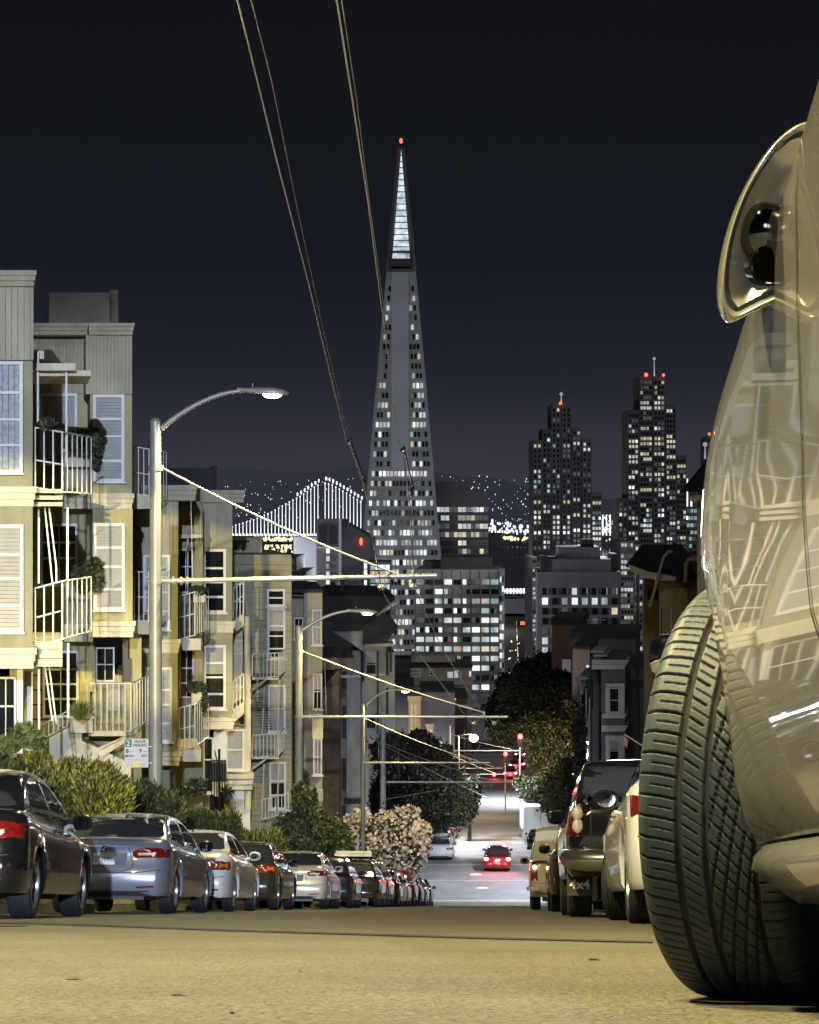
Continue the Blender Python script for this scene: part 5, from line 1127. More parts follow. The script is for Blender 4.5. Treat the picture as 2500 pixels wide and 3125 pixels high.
        for j in range(K_): fs_.append(((rings-1)*K_+j, (rings-1)*K_+(j+1) % K_, rings*K_))
        # skirt gives the piece a thickness
        nv = len(V); d0 = Vector((0, 1, 0)) if dirn == 'r' else Vector((0, -1, 0)) if dirn == 'f' else Vector((-dirn, 0, 0))
        V += [V[j]+d0*(off+.004) for j in range(K_)]
        for j in range(K_): fs_.append((j, nv+j, nv+(j+1) % K_, (j+1) % K_))
        mb = MB(); mb.add(V, fs_); return mb.build(nm, m, par or root, 40, label)
    def strip(nm, line, dirn, wd=.010, m=None, off=.0035):
        V = []; fs_ = []; pts = []
        for a, b_ in zip(line, line[1:]):
            k = max(1, int(math.hypot(b_[0]-a[0], b_[1]-a[1])/.06)); pts += [(a[0]+(b_[0]-a[0])*j/k, a[1]+(b_[1]-a[1])*j/k) for j in range(k)]
        pts.append(line[-1])
        for i, q in enumerate(pts):
            t = Vector((pts[min(i+1, len(pts)-1)][0]-pts[max(0, i-1)][0], pts[min(i+1, len(pts)-1)][1]-pts[max(0, i-1)][1])).normalized(); nx, nz2 = -t.y*wd/2, t.x*wd/2
            for s_ in (-1, 1):
                u_, v_ = q[0]+nx*s_, q[1]+nz2*s_
                o, d = ((u_, -2, v_), (0, 1, 0)) if dirn == 'r' else ((2*dirn, u_, v_), (-dirn, 0, 0))
                h, nn = cast(o, d)
                if h is None: return
                if nn.dot(Vector(d)) > 0: nn = -nn
                V.append(h+nn*off)
        for i in range(len(pts)-1): fs_.append((2*i, 2*i+1, 2*i+3, 2*i+2))
        mb = MB(); mb.add(V, fs_); mb.build(nm, m or seamm, root)
    # glass
    rr = [q for q in rf]
    zt = ip(rf, y0+(.95 if H < 1.5 and y0 > .4 else .34))-.03; zb0 = ip(p['deck'], y0)+.03
    zt = p.get('rwt', zt); zb0 = p.get('rwb', zb0); wb = gw*W_2/.9*.90; wt = rw*W_2/.9*1.06
    patch('rear_window', [(-wb, zb0+.02), (-wb+.05, zb0), (wb-.05, zb0), (wb, zb0+.02), (wt, zt-.03), (wt-.06, zt), (-wt+.06, zt), (-wt, zt-.03)], 'r', cglass, .005, 6)
    wf = wb*.94; zf = ip(p['deck'], y1-.1)+.06; patch('windscreen', [(-wf, zf), (wf, zf), (wt*.95, H-.09), (-wt*.95, H-.09)], 'f', cglass, .005, 6)
    zs_ = lambda y: ip(p['deck'], y)+.015
    def side_top(y): return ip(rf, y)-.085
    ya, yc, yb_, ye = y0+(.42 if y0 > .4 else .45), p['axr']+.75, p['axr']+1.02, y1-.42
    ym = (ya+ye)/2+.05
    for sd in (-1, 1):
        ya2 = ya+.10
        front = [(ym+.05, zs_(ym)+.01), (ye, zs_(ye)+.005), (ye-.12, side_top(ye-.12)-.01), ((ym+ye)/2, side_top((ym+ye)/2)), (ym+.05, side_top(ym))]
        back = [(ya2-.12, zs_(ya2)+.02), (ym-.05, zs_(ym)+.01), (ym-.05, side_top(ym)), ((ya2+ym)/2, side_top((ya2+ym)/2)), (ya2+.14, side_top(ya2+.14)-.01)]
        patch('side_window', front, sd, cglass, .004, 4); patch('side_window', back, sd, cglass, .004, 4)
        if detail > 1:
            strip('door_gap', [(ym, zs_(ym)-.05), (ym, .36)], sd); strip('door_gap', [(ye+.08, zs_(ye)-.08), (ye+.10, .36)], sd)
            strip('door_gap', [(ya+.05, zs_(ya)-.08), (p['axr']+ra+.02, .62), (p['axr']+ra+.06, .40)], sd)
            for yy in (ym-.28, ye-.30-((ye-ym)*.55)): pass
            for yy in (ym-.20, ye-.05-.85*(ye-ym)+.0): 
                mb = MB(); h, nn = cast((2*sd, yy-.12, .86*H/1.44*.98), (-sd, 0, 0))
                if h: mb.box(min(h.x, h.x+sd*.03), max(h.x, h.x+sd*.03), yy-.17, yy-.01, h.z-.012, h.z+.016); mb.build('door_handle', paintm, root, bevel=.006)
    # tail lamps
    lz = p.get('lz', (.74, .90)); lw = p.get('lw', .44); onm = lightm or tail
    for sd in (-1, 1):
        x1 = W_2*.965; x0 = W_2-lw; z0_, z1_ = lz
        poly = [(sd*x0, z0_+.03), (sd*(x0+.05), z0_), (sd*x1, z0_+.005), (sd*x1, z1_-.01), (sd*(x0+.12), z1_), (sd*x0, z1_-.05)]
        if lights == 'tall': poly = [(sd*(W_2*.80), z0_), (sd*W_2*.96, z0_), (sd*W_2*.955, z1_), (sd*W_2*.82, z1_)]
        tl = patch('tail_lamp', poly, 'r', onm, .012, 4)
        zc_ = (z0_+z1_)/2
        if tl and lights == 'wide' and onm is tail: patch('clear_lens', [(sd*(x0+.08), zc_-.035), (sd*(W_2*.80), zc_-.03), (sd*(W_2*.80), zc_+.005), (sd*(x0+.08), zc_)], 'r', tailc, .016, 2, tl)
        if tl and lights == 'amber': patch('amber_lens', [(sd*(x1-.16), zc_-.05), (sd*(x1-.02), zc_-.05), (sd*(x1-.02), zc_+.05), (sd*(x1-.16), zc_+.05)], 'r', amber, .016, 2, tl)
        # wrap on to the flank
        patch('tail_lamp', [(.06 if lights != 'tall' else .04, z0_+.02), (.30, z0_+.05), (.26, z1_-.02), (.08, z1_-.02)], sd, onm, .010, 3)
    if detail > 1:
        strip('boot_gap', [(-W_2+lw+.06, lz[1]+.02), (-W_2+lw-.02, .62), (-W_2+lw+.12, .575), (W_2-lw-.12, .575), (W_2-lw+.02, .62), (W_2-lw-.06, lz[1]+.02)], 'r')
        strip('bumper_gap', [(-W_2*.93, .60), (-W_2*.5, .555), (W_2*.5, .555), (W_2*.93, .60)], 'r')
        patch('reflector', [(-W_2*.80, .36), (-W_2*.52, .345), (-W_2*.52, .37), (-W_2*.80, .385)], 'r', tail, .008, 2); patch('reflector', [(W_2*.52, .345), (W_2*.80, .36), (W_2*.80, .385), (W_2*.52, .37)], 'r', tail, .008, 2)
        patch('plate_recess', [(-.30, .66), (.30, .66), (.33, .83), (-.33, .83)], 'r', mat('recess_shade', (.10, .10, .10), .5), .004, 3)
        sh = patch('boot_lip', [(-W_2*.72, zb0-.06), (W_2*.72, zb0-.06), (W_2*.70, zb0-.045), (-W_2*.70, zb0-.045)], 'r', chrome if p.get('lip') else paintm, .010, 2)
    patch('lower_bumper', [(-W_2*.78, .245), (W_2*.78, .245), (W_2*.72, .31), (-W_2*.72, .31)], 'r', plast, .005, 3)
    h, nn = cast((0, -2, .745), (0, 1, 0))
    if h:
        pl_ = MB(); pl_.box(-.155, .155, h.y-.03, h.y+.01, .665, .825); pl_ = pl_.build('number_plate', platem, root)
        if plate:
            mm = MB(); text_mb(mm, plate, .10, TM(Vector((0, h.y-.033, .705))), .001, sx_=.82); mm.build('plate_lettering', mat('plate_ink', (.03, .04, .10), .5), pl_)
            mm = MB(); text_mb(mm, 'California', .032, TM(Vector((0, h.y-.033, .795))), .001); mm.build('plate_lettering', mat('plate_red', (.4, .04, .05), .5), pl_)
    # underside
    mb = MB(); mb.box(-W_2*.62, W_2*.62, .15, L-.3, .19, p['bot']+.03); mb.box(-.25, .2, .22, .55, .20, .30); mb.build('underbody', blackp, root)
    if p.get('pipes'):
        for q in p['pipes']: mb = MB(); mb.lathe([(.030, .25), (.038, .25), (.040, 0), (.032, 0), (.028, .1)], (q, -.01+.03, .275), 'y', 16); mb.build('exhaust_pipe', chrome, root, 40)
    # wheels
    tw = p.get('tw', .205)
    for ax in ('axr', 'axf'):
        for sd in (-1, 1):
            c = Vector((sd*(W_2-.035-tw/2), p[ax], zc)); st = steer if ax == 'axf' else 0
            Mw = Matrix.Translation(c) @ Matrix.Rotation(st, 4, 'Z')
            def lm(prof, n_=28):
                q = MB(); q.lathe(prof, (0, 0, 0), 'x', n_); q.v = [tuple(Mw @ Vector(v)) for v in q.v]; return q
            h_ = tw/2; rr_ = zc; ri = zc*.66
            q = MB(); prof = [(ri, -h_*.8), (ri+.02, -h_*.95), (rr_*.86, -h_*1.03), (rr_*.955, -h_*.95), (rr_*.99, -h_*.78), (rr_, -h_*.62)]
            for g_ in (-.42, -.14, .14, .42): prof += [(rr_, h_*g_*1-.006), (rr_-.008, h_*g_-.005), (rr_-.008, h_*g_+.005), (rr_, h_*g_+.006)]
            prof += [(rr_, h_*.62), (rr_*.99, h_*.78), (rr_*.955, h_*.95), (rr_*.86, h_*1.03), (ri+.02, h_*.95), (ri, h_*.8)]
            wl = lm(prof, 36).build('wheel', rubber, root, 35)
            q = lm([(ri, -h_*.8), (ri*.97, -h_*.3), (ri*.97, h_*.35), (ri, h_*.8), (ri+.012, h_*.82), (ri+.012, h_*.95), (ri-.008, h_*.95), (ri-.02, h_*.7), (ri*.93, h_*.45)] if sd > 0 else [(ri, h_*.8), (ri*.97, h_*.3), (ri*.97, -h_*.35), (ri, -h_*.8), (ri+.012, -h_*.82), (ri+.012, -h_*.95), (ri-.008, -h_*.95), (ri-.02, -h_*.7), (ri*.93, -h_*.45)])
            sp_ = MB(); ns = rimspokes
            for k_ in range(ns):
                a = 2*math.pi*k_/ns; ca, sa = math.cos(a), math.sin(a); e = sd*h_*.62; w1_, w2_ = .030, .022
                pts4 = []
                for rr2, ww, ex in ((.04, w1_, e+sd*.0), (ri*.97, w2_, e-sd*.02)):
                    for s_ in (-1, 1):
                        for dx in (0, -sd*.03): pts4.append((ex+dx, ca*rr2-sa*ww*s_, sa*rr2+ca*ww*s_))
                sp_.add(pts4, [(0, 2, 6, 4), (0, 4, 5, 1), (2, 3, 7, 6), (4, 6, 7, 5)])
            sp_.lathe([(.001, sd*h_*.72), (.045, sd*h_*.70), (.06, sd*h_*.60)], (0, 0, 0), 'x', 14)
            sp_.v = [tuple(Mw @ Vector(v)) for v in sp_.v]; q.add(sp_.v, sp_.f)
            q.build('rim', rimm, wl, 40)
            dk = lm([(.001, sd*h_*.15), (ri*.97, sd*h_*.15)], 20); dk.build('brake_disc', mat('brake_shadow', (.03, .03, .03), .6, .5), wl)
    if mirror:
        for sd in (-1, 1):
            ymr = ye+.02; zmr = zs_(ye)+.06; x = sd*(gx(ye, zmr)+.015)
            mb = MB(); vs2 = []; secs = [(.00, .05, .055), (.03, .09, .082), (.08, .11, .088), (.12, .08, .07), (.15, .03, .03)]
            for dy, rx, rzz in secs:
                for j in range(12): a = 2*math.pi*j/12; ca = abs(math.cos(a))**.7*(1 if math.cos(a) > 0 else -1); sa = abs(math.sin(a))**.7*(1 if math.sin(a) > 0 else -1); vs2.append((x+sd*.13+rx*ca, ymr+dy, zmr+rzz*sa))
            mb.add(vs2, [(i*12+j, i*12+(j+1) % 12, (i+1)*12+(j+1) % 12, (i+1)*12+j) for i in range(4) for j in range(12)]+[tuple(range(48, 60))])
            mb.box(min(x-sd*.05, x+sd*.08), max(x-sd*.05, x+sd*.08), ymr+.04, ymr+.09, zmr-.06, zmr-.02)
            mo = mb.build('door_mirror', p.get('mirrorm', paintm), root, 45)
            mb = MB(); mb.lathe([(.001, 0), (.066, 0)], (0, 0, 0), 'y', 16); mb.v = [(x+sd*.13+v[0]*1.25, ymr+.004, zmr+v[2]*1.0) for v in mb.v]; mb.build('mirror_glass', mat('mirror_glass', (.35, .35, .33), .04, 1), mo)
    if extra: extra(root, cast, MB, p, patch, strip)
    # place it: rear axle on D, outer tyre on lat
    ch = Matrix.Rotation(-math.atan(KX)+yaw, 4, 'Z') @ Matrix.Rotation(slope, 4, 'X')
    if heading < 0: ch = Matrix.Rotation(-math.atan(KX)+yaw, 4, 'Z') @ Matrix.Rotation(slope, 4, 'X') @ Matrix.Rotation(math.pi, 4, 'Z')
    xo = W_2-.035 if side < 0 else -(W_2-.035)
    loc_ = Vector((xo, p['axr'], 0)); pos = RP(lat, D, offz)-(ch @ loc_)
    root.location = pos; root.rotation_euler = ch.to_euler()
    return root
# --- left row
def antenna(root, cast, MB, p, patch, strip):
    mb = MB(); zz = p['H']; mb.add([(-.02, 1.45, zz+.005), (.02, 1.45, zz+.005), (.02, 1.62, zz+.01), (-.02, 1.62, zz+.01), (0, 1.47, zz+.06), (0, 1.5, zz+.06)], [(0, 1, 4), (1, 2, 5, 4), (2, 3, 5), (3, 0, 4, 5), (0, 3, 2, 1)]); mb.build('roof_antenna', blackp, root)
    if p.get('badge'):
        h, n = cast((0, -2, .885), (0, 1, 0)); mb = MB(); mb.lathe([(.001, -.004), (.026, -.006), (.027, -.010), (.041, -.010), (.042, 0)], (0, h.y, .885), 'y', 20); b = mb.build('badge', chrome, root)
        mb = MB()
        for a0 in (0, math.pi): mb.lathe([(.001, -.0085), (.025, -.0085)], (0, h.y, .885), 'y', 6, a0, a0+math.pi/2)
        mb.build('badge_quarter', mat('badge_blue', (.05, .15, .4), .3), b)
        patch('high_brake_lamp', [(-.16, 1.335), (.16, 1.335), (.16, 1.35), (-.16, 1.35)], 'r', mat('brake_bar', (.4, .4, .45), .3), .006, 2)
        h, n = cast((.46, -2, .93), (0, 1, 0)); mm = MB(); text_mb(mm, '328', .05, TM(Vector((.42, h.y-.004, .885))), .002); mm.build('model_lettering', chrome, root)
    if p.get('small'):
        h, n = cast((.5, -2, .87), (0, 1, 0)); mm = MB(); text_mb(mm, p['small'], .045, TM(Vector((.55, h.y-.006, .86))), .002); mm.build('model_lettering', chrome, root)
blk = paint('black_car_paint', (.010, .010, .011), .12, .1); gry = paint('steel_grey_car_paint', (.20, .21, .235), .26, .25); wht_p = paint('old_white_car_paint', (.58, .57, .52), .28, 0); grn_p = paint('dark_green_brown_paint', (.035, .035, .025), .16, .3)
crm = paint('pearl_cream_paint', (.56, .53, .42), .22, .1); blu = paint('dark_slate_paint', (.035, .035, .045), .18, .4); red_p = paint('dark_red_paint', (.13, .012, .012), .2, .2); slv = paint('silver_paint', (.30, .30, .31), .25, .5)
car('black car at the left edge, nearest of the left row', spec(SEDAN, H=1.50, roof=[(.62, 1.05), (1.15, 1.36), (1.7, 1.49), (2.3, 1.50), (2.75, 1.42), (3.35, 1.12), (3.6, 1.0)], tw=.225, mirrorm=blackp), blk, 18.6, -4.68, .055, lights='wide')
car('steel grey saloon with a round boot badge behind the black car', spec(SEDAN, badge=1, lw=.50, lz=(.76, .90), mirrorm=blackp, pipes=(-.45,)), gry, 27.2, -4.83, plate='7ZDY918', extra=antenna)
car('old white saloon with dark wide tail lamps behind the grey saloon', spec(SEDAN, H=1.40, lz=(.70, .86), lw=.50, small='LE', tw=.19), wht_p, 33.6, -4.93, lights='amber', extra=antenna)
car('dark green brown saloon between the old white one and the cream one', spec(SEDAN, H=1.42, lz=(.76, .92), mirrorm=chrome), grn_p, 40.2, -4.96, lights='amber')
car('pearl cream saloon with a large round exhaust tip', spec(SEDAN, H=1.45, lz=(.80, .93), lw=.50, pipes=(.52, -.52), small='TSX'), crm, 47.6, -4.62, extra=antenna)
car('dark slate car half hidden between the cream saloon and the dark wagon', spec(HATCH), blu, 55.6, -4.66, detail=1)
def rack(root, cast, MB, p, patch, strip):
    mb = MB(); zz = p['H']
    for x in (-.55, .55): mb.tube([(x, .5, zz+.03), (x, 2.4, zz+.05)], .018, 6)
    for y in (.9, 1.9): mb.tube([(-.62, y, zz+.09), (.62, y, zz+.09)], .02, 6)
    mb.build('roof_rack', blackp, root)
    if p.get('load'):
        mb = MB(); mb.box(-.62, .62, .55, 2.3, zz+.12, zz+.22); mb.box(-.6, .6, .7, 2.2, zz+.235, zz+.30); mb.build('roof_load', cream, root)
car('dark wagon carrying a pale flat load on its roof', spec(SUV, H=1.55, roof=[(.05, 1.0), (.28, 1.32), (.55, 1.50), (1.5, 1.55), (2.4, 1.52), (3.2, 1.2), (3.5, 1.05)], load=1, lz=(.84, 1.0), pipes=(-.4,)), paint('dark_bronze_paint', (.03, .026, .018), .12, .3), 63.5, -4.45, extra=rack)
cols = [slv, blk, crm, red_p, blu, slv, blk]
for i, (D, sp_) in enumerate(((70.8, SUV), (77.2, HATCH), (83.4, HATCH), (89.6, SUV), (95.8, HATCH), (102, HATCH), (108, HATCH))):
    car(['silver tall car just beyond the dark wagon', 'black car under the pink bush, second beyond the wagon', 'cream car under the pink bush, third beyond the wagon', 'dark red car, fourth beyond the wagon', 'dark slate car, fifth beyond the wagon', 'silver car, sixth beyond the wagon', 'last black car of the left row at the crest'][i], sp_, cols[i], D, -4.62, detail=1, lights='tall' if sp_ is SUV else 'wide', rimspokes=5)
# --- beyond the crossing, left
Gb = 'cars parked beyond the crossing'
car('white saloon with lumpy cargo on its roof just beyond the crossing', spec(SEDAN), paint('white_paint', (.6, .62, .62), .25, 0), 131.5, -4.15, detail=1, group=Gb, extra=lambda root, cast, MB, p, patch, strip: (lambda mb: (mb.ball((-.1, 1.6, 1.6), .45, .6, .16, 10, 6), mb.ball((.25, 2.0, 1.62), .3, .4, .14, 10, 6), mb.build('roof_cargo', mat('grey_cargo', (.4, .42, .45), .7, nz=(8, .4)), root, 60)))(MB()))
for i, (D, c, sp_) in enumerate(((139, blu, SUV), (146, red_p, HATCH), (153, blk, SUV), (161, slv, HATCH), (170, red_p, HATCH), (213, blk, HATCH), (221, slv, SUV), (236, blk, SUV))):
    car(['dark tall car behind the white saloon beyond the crossing', 'red lit car, third beyond the crossing', 'black tall car, fourth beyond the crossing', 'silver car, fifth beyond the crossing', 'dark red car, last of the close group beyond the crossing', 'black hatchback low under the dark tree', 'silver tall car just above the black hatchback', 'farthest black car on the left kerb'][i], sp_, c, D, -4.5, detail=1, group=Gb, lightm=tail if i % 2 else None, rimspokes=5)
# moving car with brake lights
def bulbs(root, cast, MB, p, patch, strip):
    for sd in (-1, 1): m = MB(); m.ball((sd*.72, -.02, .86), .13, .05, .10, 12, 8); m.build('brake_bulb', bulb, root, 60)
mv = car('car driving away with both brake lamps glaring red', spec(SEDAN, lz=(.70, 1.0), lw=.55), red_p, 126, -.15, detail=1, extra=bulbs, name='moving_car', group=None, lightm=tail_on)
for dx in (-.75, .75): lamp('POINT', RP(-.98+dx, 124.2,   .7), 90, (1, .06, .04), .12)
car('dark hatchback parked at the back of the white box truck', spec(HATCH, lz=(.8, 1.0)), blk, 141, 1.05, side=1, detail=1, group='cars parked along the right kerb')
bt = thing('box_truck', RP(2.1, 147), 'white box truck seen from behind at the right of the crossing', 'truck')
D = 147; m_ = MB(); m_.px(1601, 1699, 2466, 2580, D, 5.5); m_.build('cargo_box', mat('truck_white', (.62, .66, .66), .5, nz=(1.2, .06)), bt)
m_ = MB(); m_.px(1598, 1604, 2464, 2592, D-.05, .12); m_.px(1697, 1703, 2464, 2590, D-.05, .12); m_.px(1604, 1697, 2462, 2469, D-.05, .12); m_.px(1604, 1697, 2570, 2580, D-.05, .12); m_.build('door_frame', mat('aluminium_edge', (.7, .7, .7), .4, .5), bt)
m_ = MB(); m_.px(1636, 1644, 2470, 2476, D-.1, .05); m_.build('marker_lamp', blackp, bt)
m_ = MB(); m_.px(1649.5, 1650.5, 2470, 2570, D-.02, .02); m_.build('door_gap', seamm, bt)
for q in (1612, 1688):
    m_ = MB(); X = P(q, 0, D).x; m_.lathe([(.2, -.13), (.45, -.13), (.48, -.08), (.48, .08), (.45, .13), (.2, .13)], (X, D+.9, rz(D)+.45), 'x', 20); m_.build('wheel', rubber, bt, 40)
m_ = MB(); m_.px(1610, 1690, 2580, 2586, D+.3, 6); m_.build('chassis', blackp, bt)
m_ = MB(); m_.box(P(1604, 0, D).x, P(1604, 0, D).x+2.3, D+5.7, D+7.3, rz(D)+.2, rz(D)+2.0); m_.build('cab', mat('truck_white', (.62, .66, .66), .5), bt)
# far queue of lit cars at the end of the lower street
for i, (px, py, D) in enumerate(((1574, 2352, 280), (1586, 2356, 285), (1589, 2330, 330), (1583, 2345, 300), (1596, 2318, 370), (1560, 2371, 262))):
    X = P(px, 0, D).x; lat = X-KX*D
    t_ = car(['far car with red lamps, left one of the queue', 'far car with red lamps, right one of the queue', 'far car glowing red high in the queue', 'far car glowing red amid the queue', 'topmost far car of the red queue', 'lowest far car of the red queue'][i], SUV, slv, D, lat+.8, detail=1, name='moving_car', group='queue of cars far down the street', lightm=tail_on, mirror=False, rimspokes=3, extra=bulbs)
    lamp('POINT', RP(lat, D-3, .9), 200, (1, .07, .05), .3)
# --- right row
Gr = 'cars parked along the right kerb'
def vanx(root, cast, MB, p, patch, strip):
    mb = MB(); mb.ball((-.80, -.0, .93), .05, .03, .05, 10, 6); mb.build('reflector', mat('glowing_glint', (.8, .75, .6), .1, .5, emit=(1, .9, .7), es=4), root)  # self-glowing ball stands in for a glint on the rear corner
    mb = MB(); mb.box(-.98, -.7, -.12, -.02, .42, .50); mb.build('bumper_corner', mat('pale_bumper', (.5, .46, .36), .5), root)
car('beige van with a dark door mirror, farthest of the right row', spec(VAN, H=1.75, W=1.8, lz=(.62, .85)), paint('beige_van_paint', (.42, .36, .22), .35, 0), 43, .42, side=1, lights='tall', group=Gr, extra=vanx)
car('brown hatchback with tall orange red tail lamps between the beige van and the pickup', spec(SUV, H=1.66, W=1.76, lz=(.85, 1.35)), paint('brown_paint', (.07, .05, .025), .25, .2), 33, .66, side=1, lights='tall', group=Gr, lightm=mat('tail_lamp_orange', (.60, .07, .015), .15, coat=.8))
# pickup truck
def pickup_bits(root, cast, MB, p, patch, strip):
    W2 = p['W']/2
    for sd in (-1, 1):
        mb = MB(); mb.box(sd*W2*.99 if sd < 0 else W2*.99-.27, (-W2*.99+.27) if sd < 0 else W2*.99, .62, .64, .22, .66)
        f = mb.build('mud_flap', mat('mud_flap_rubber', (.07, .065, .055), .8), root, bevel=.03)
        mm = MB(); text_mb(mm, '4x4', .13, TM(Vector((sd*(W2*.99-.135), .612, .30))), .002, bold=.004, sx_=1.1); mm.build('flap_lettering', mat('flap_white', (.9, .88, .8), .6), f)
    mb = MB(); pts = []
    mb.tube([(-W2*.99, .36, .62), (-W2*.97, .02, .60), (-W2*.80, -.10, .58), (0, -.14, .58), (W2*.80, -.10, .58), (W2*.97, .02, .60), (W2*.99, .36, .62)], [.09, .11, .115, .115, .115, .11, .09], 14); mb.build('rear_bumper', mat('brushed_bumper', (.68, .68, .66), .16, .95, nz=(2, .1)), root, 50)
    mb = MB(); mb.box(-W2*.6, W2*.6, -.15, .05, .70, .715); mb.build('bumper_step', plast, root)
    strip('tailgate_gap', [(-W2*.74, 1.18), (-W2*.74, .72), (W2*.74, .72), (W2*.74, 1.18)], 'r', .014)
    h, n = cast((-.3, -2, .9), (0, 1, 0))
    mm = MB(); text_mb(mm, 'DOUBLE CAB', .055, TM(Vector((-.33, h.y-.01, .86))), .003); text_mb(mm, 'PRERUNNER', .05, TM(Vector((-.36, h.y-.01, .79))), .003); mm.build('tailgate_lettering', chrome, root)
    mb = MB(); mb.tube([(-W2*.80, .10, 1.19), (-W2*.66, 1.7, 1.62)], .02, 6); mb.build('cab_rail', chrome, root)
    for sd in (-1, 1):
        mb = MB(); mb.ball((sd*W2*.885, .02, 1.06), .058, .03, .075, 12, 8); mb.ball((sd*W2*.885, .02, .93), .058, .03, .075, 12, 8); mb.build('tail_lens', tailc, root, 60)
PICK = spec(SEDAN, L=5.2, W=1.86, H=1.72, wr=.37, bot=.42, axr=1.15, axf=4.3, deck=[(0, 1.12), (.1, 1.19), (1.9, 1.19), (2.2, 1.10), (3.9, 1.10), (4.8, 1.0), (5.15, .8), (5.2, .6)], roof=[(.5, 1.16), (.75, 1.52), (1.1, 1.68), (2.3, 1.72), (3.0, 1.68), (3.7, 1.2), (3.95, 1.08)], gw=.80, rw=.66,
            lz=(.80, 1.16), rear=[(.2, .2), (.5, .06), (.62, .02), (1.1, .0), (1.2, .02)], mirrorm=blackp, tw=.25, rwt=1.6, rwb=1.26)
car('black pickup with a chrome bumper and white lettered mud flap', PICK, blk, 20.6, .60, side=1, name='pickup_truck', cat='pickup truck', group=Gr, lights='tall', extra=pickup_bits, lightm=tail)
whc = paint('bright_white_paint', (.75, .77, .80), .25, 0)
car('white car whose flank and two tyres show between the pickup and the big tyre', spec(SEDAN, mirrorm=blackp, tw=.22, axf=3.9), whc, 13.9, .84, side=1, group=Gr, steer=-.25)
car('pale car hidden behind the big tyre, only its rimmed door mirror showing', spec(HATCH, H=1.42, L=4.1, W=1.7, mirrorm=chrome), crm, 4.6, .66, side=1, group=Gr, detail=1)
# ================= THE NEAR CAR (right edge) =================
Gy = lambda y: rz(y) if y > 0 else -.15-.206*y
cp = mat('champagne_car_paint', (.20, .20, .20), .24, .3, nz=(1.5, .05), coat=.85, bump=(260, .03, .001))
cp.node_tree.nodes['Principled BSDF'].inputs['Coat Roughness'].default_value = .015
near = thing('parked_car', (1.25, 1.6, Gy(1.6)), 'huge close champagne car at the right edge, its front wheel turned out towards the road', 'car', Gr)
SH = [(-1.4, 1.0), (-.5, 1.08), (1.5, 1.16), (2.13, 1.14), (2.26, 1.105), (2.4, 1.05), (2.59, .985), (2.81, .895), (2.93, .815), (3.05, .75), (3.3, .725), (3.6, .68), (3.9, .60), (3.98, .5)]
XS = [(-1.4, .62), (-1.1, .50), (-.5, .47), (1.2, .455), (2.1, .452), (2.6, .445), (2.85, .440), (3.04, .462), (3.3, .52), (3.6, .60), (3.9, .80), (3.98, 1.0)]
XC = 1.28; WC = Vector((.590, 3.04, -.4466)); RA = .385
def archz(y):
    z = -9
    for yc in (3.04, .44):
        d = abs(y-yc)
        if d < RA: z = max(z, Gy(yc)+.33+math.sqrt(RA*RA-d*d))
    return z
ys = sorted(set([-1.4+i*.1 for i in range(54)]+[3.98]+[yc+RA*math.cos(math.pi*i/24) for yc in (3.04, .44) for i in range(25)]+[3.04-RA-.004, 3.04+RA+.004, .44-RA-.004, .44+RA+.004, 2.86, 2.9, 2.95, 3.0]))
prof = [(.235, .040), (.26, .026), (.32, .012), (.42, .003), (.52, 0), (.60, 0), (.66, .002)]
sec = []
for y in ys:
    g_ = Gy(y); x0 = ip(XS, y); hs = ip(SH, y); az = archz(y); row = []
    for k, (h, dx) in enumerate(prof):
        z = g_+min(h, hs-.06); row.append((x0+dx, z))
    n_ = 7
    for i in range(1, n_+1):
        t = i/n_; h = .66+(hs-.66)*t
        if hs < .72: h = hs-.05+(.05)*t
        dx = .002+.005*t+.022*(max(0, t-.75)/.25)**2
        row.append((x0+dx, g_+h))
    row += [(x0+.042, g_+hs+.008), (x0+.14, g_+hs+.03), (x0+.35, g_+hs+.05), (XC, g_+hs+.07)]
    if az > -5:
        top = row[-4][1]; row = [(x+(.004 if z < az else 0), max(z, az+.0015*i) if i < len(row)-4 else z) for i, (x, z) in enumerate(row)]
    row = [(x0+.20, max(g_+.24, az) if az > -5 else g_+.24), (x0+.06, max(g_+.235, az) if az > -5 else g_+.235)]+row
    sec.append([(x, y, z) for x, z in row])
n = len(sec[0]); vs = []; fs = []
for s_ in sec: vs += s_+[(2*XC-x, y, z) for x, y, z in s_]
for i in range(len(sec)-1):
    for j in range(n-1):
        a, b = i*2*n+j, (i+1)*2*n+j; fs += [(a, a+1, b+1, b), (a+n, b+n, b+n+1, a+n+1)]
for e, fl in ((0, 1), ((len(sec)-1)*2*n, 0)):
    for j in range(n-1): q = (e+j, e+n+j, e+n+j+1, e+j+1); fs.append(q if fl else q[::-1])
mb = MB(); mb.add(vs, fs); nb = mb.build('body', cp, near, 38); bv = BVHTree.FromPolygons([Vector(v) for v in vs], fs)
def sidestrip(nm, pts, wd, m, off=.0015, deep=False):
    V = []; P2 = []
    for a, b in zip(pts, pts[1:]):
        for i in range(10): P2.append((a[0]+(b[0]-a[0])*i/10, a[1]+(b[1]-a[1])*i/10))
    P2.append(pts[-1])
    for i, (y, h) in enumerate(P2):
        a, b = P2[max(0, i-1)], P2[min(len(P2)-1, i+1)]; t = Vector((b[0]-a[0], b[1]-a[1])).normalized()
        for s_ in (-1, 1):
            yy, hh = y-t.y*wd/2*s_, h+t.x*wd/2*s_; hit = bv.ray_cast(Vector((-1, yy, Gy(yy)+hh)), Vector((1, 0, 0)))
            if hit[0] is None: return
            V.append(hit[0]+Vector((-off, 0, 0)))
    m_ = MB(); m_.add(V, [(2*i, 2*i+1, 2*i+3, 2*i+2) for i in range(len(P2)-1)]); return m_.build(nm, m, near, 60)
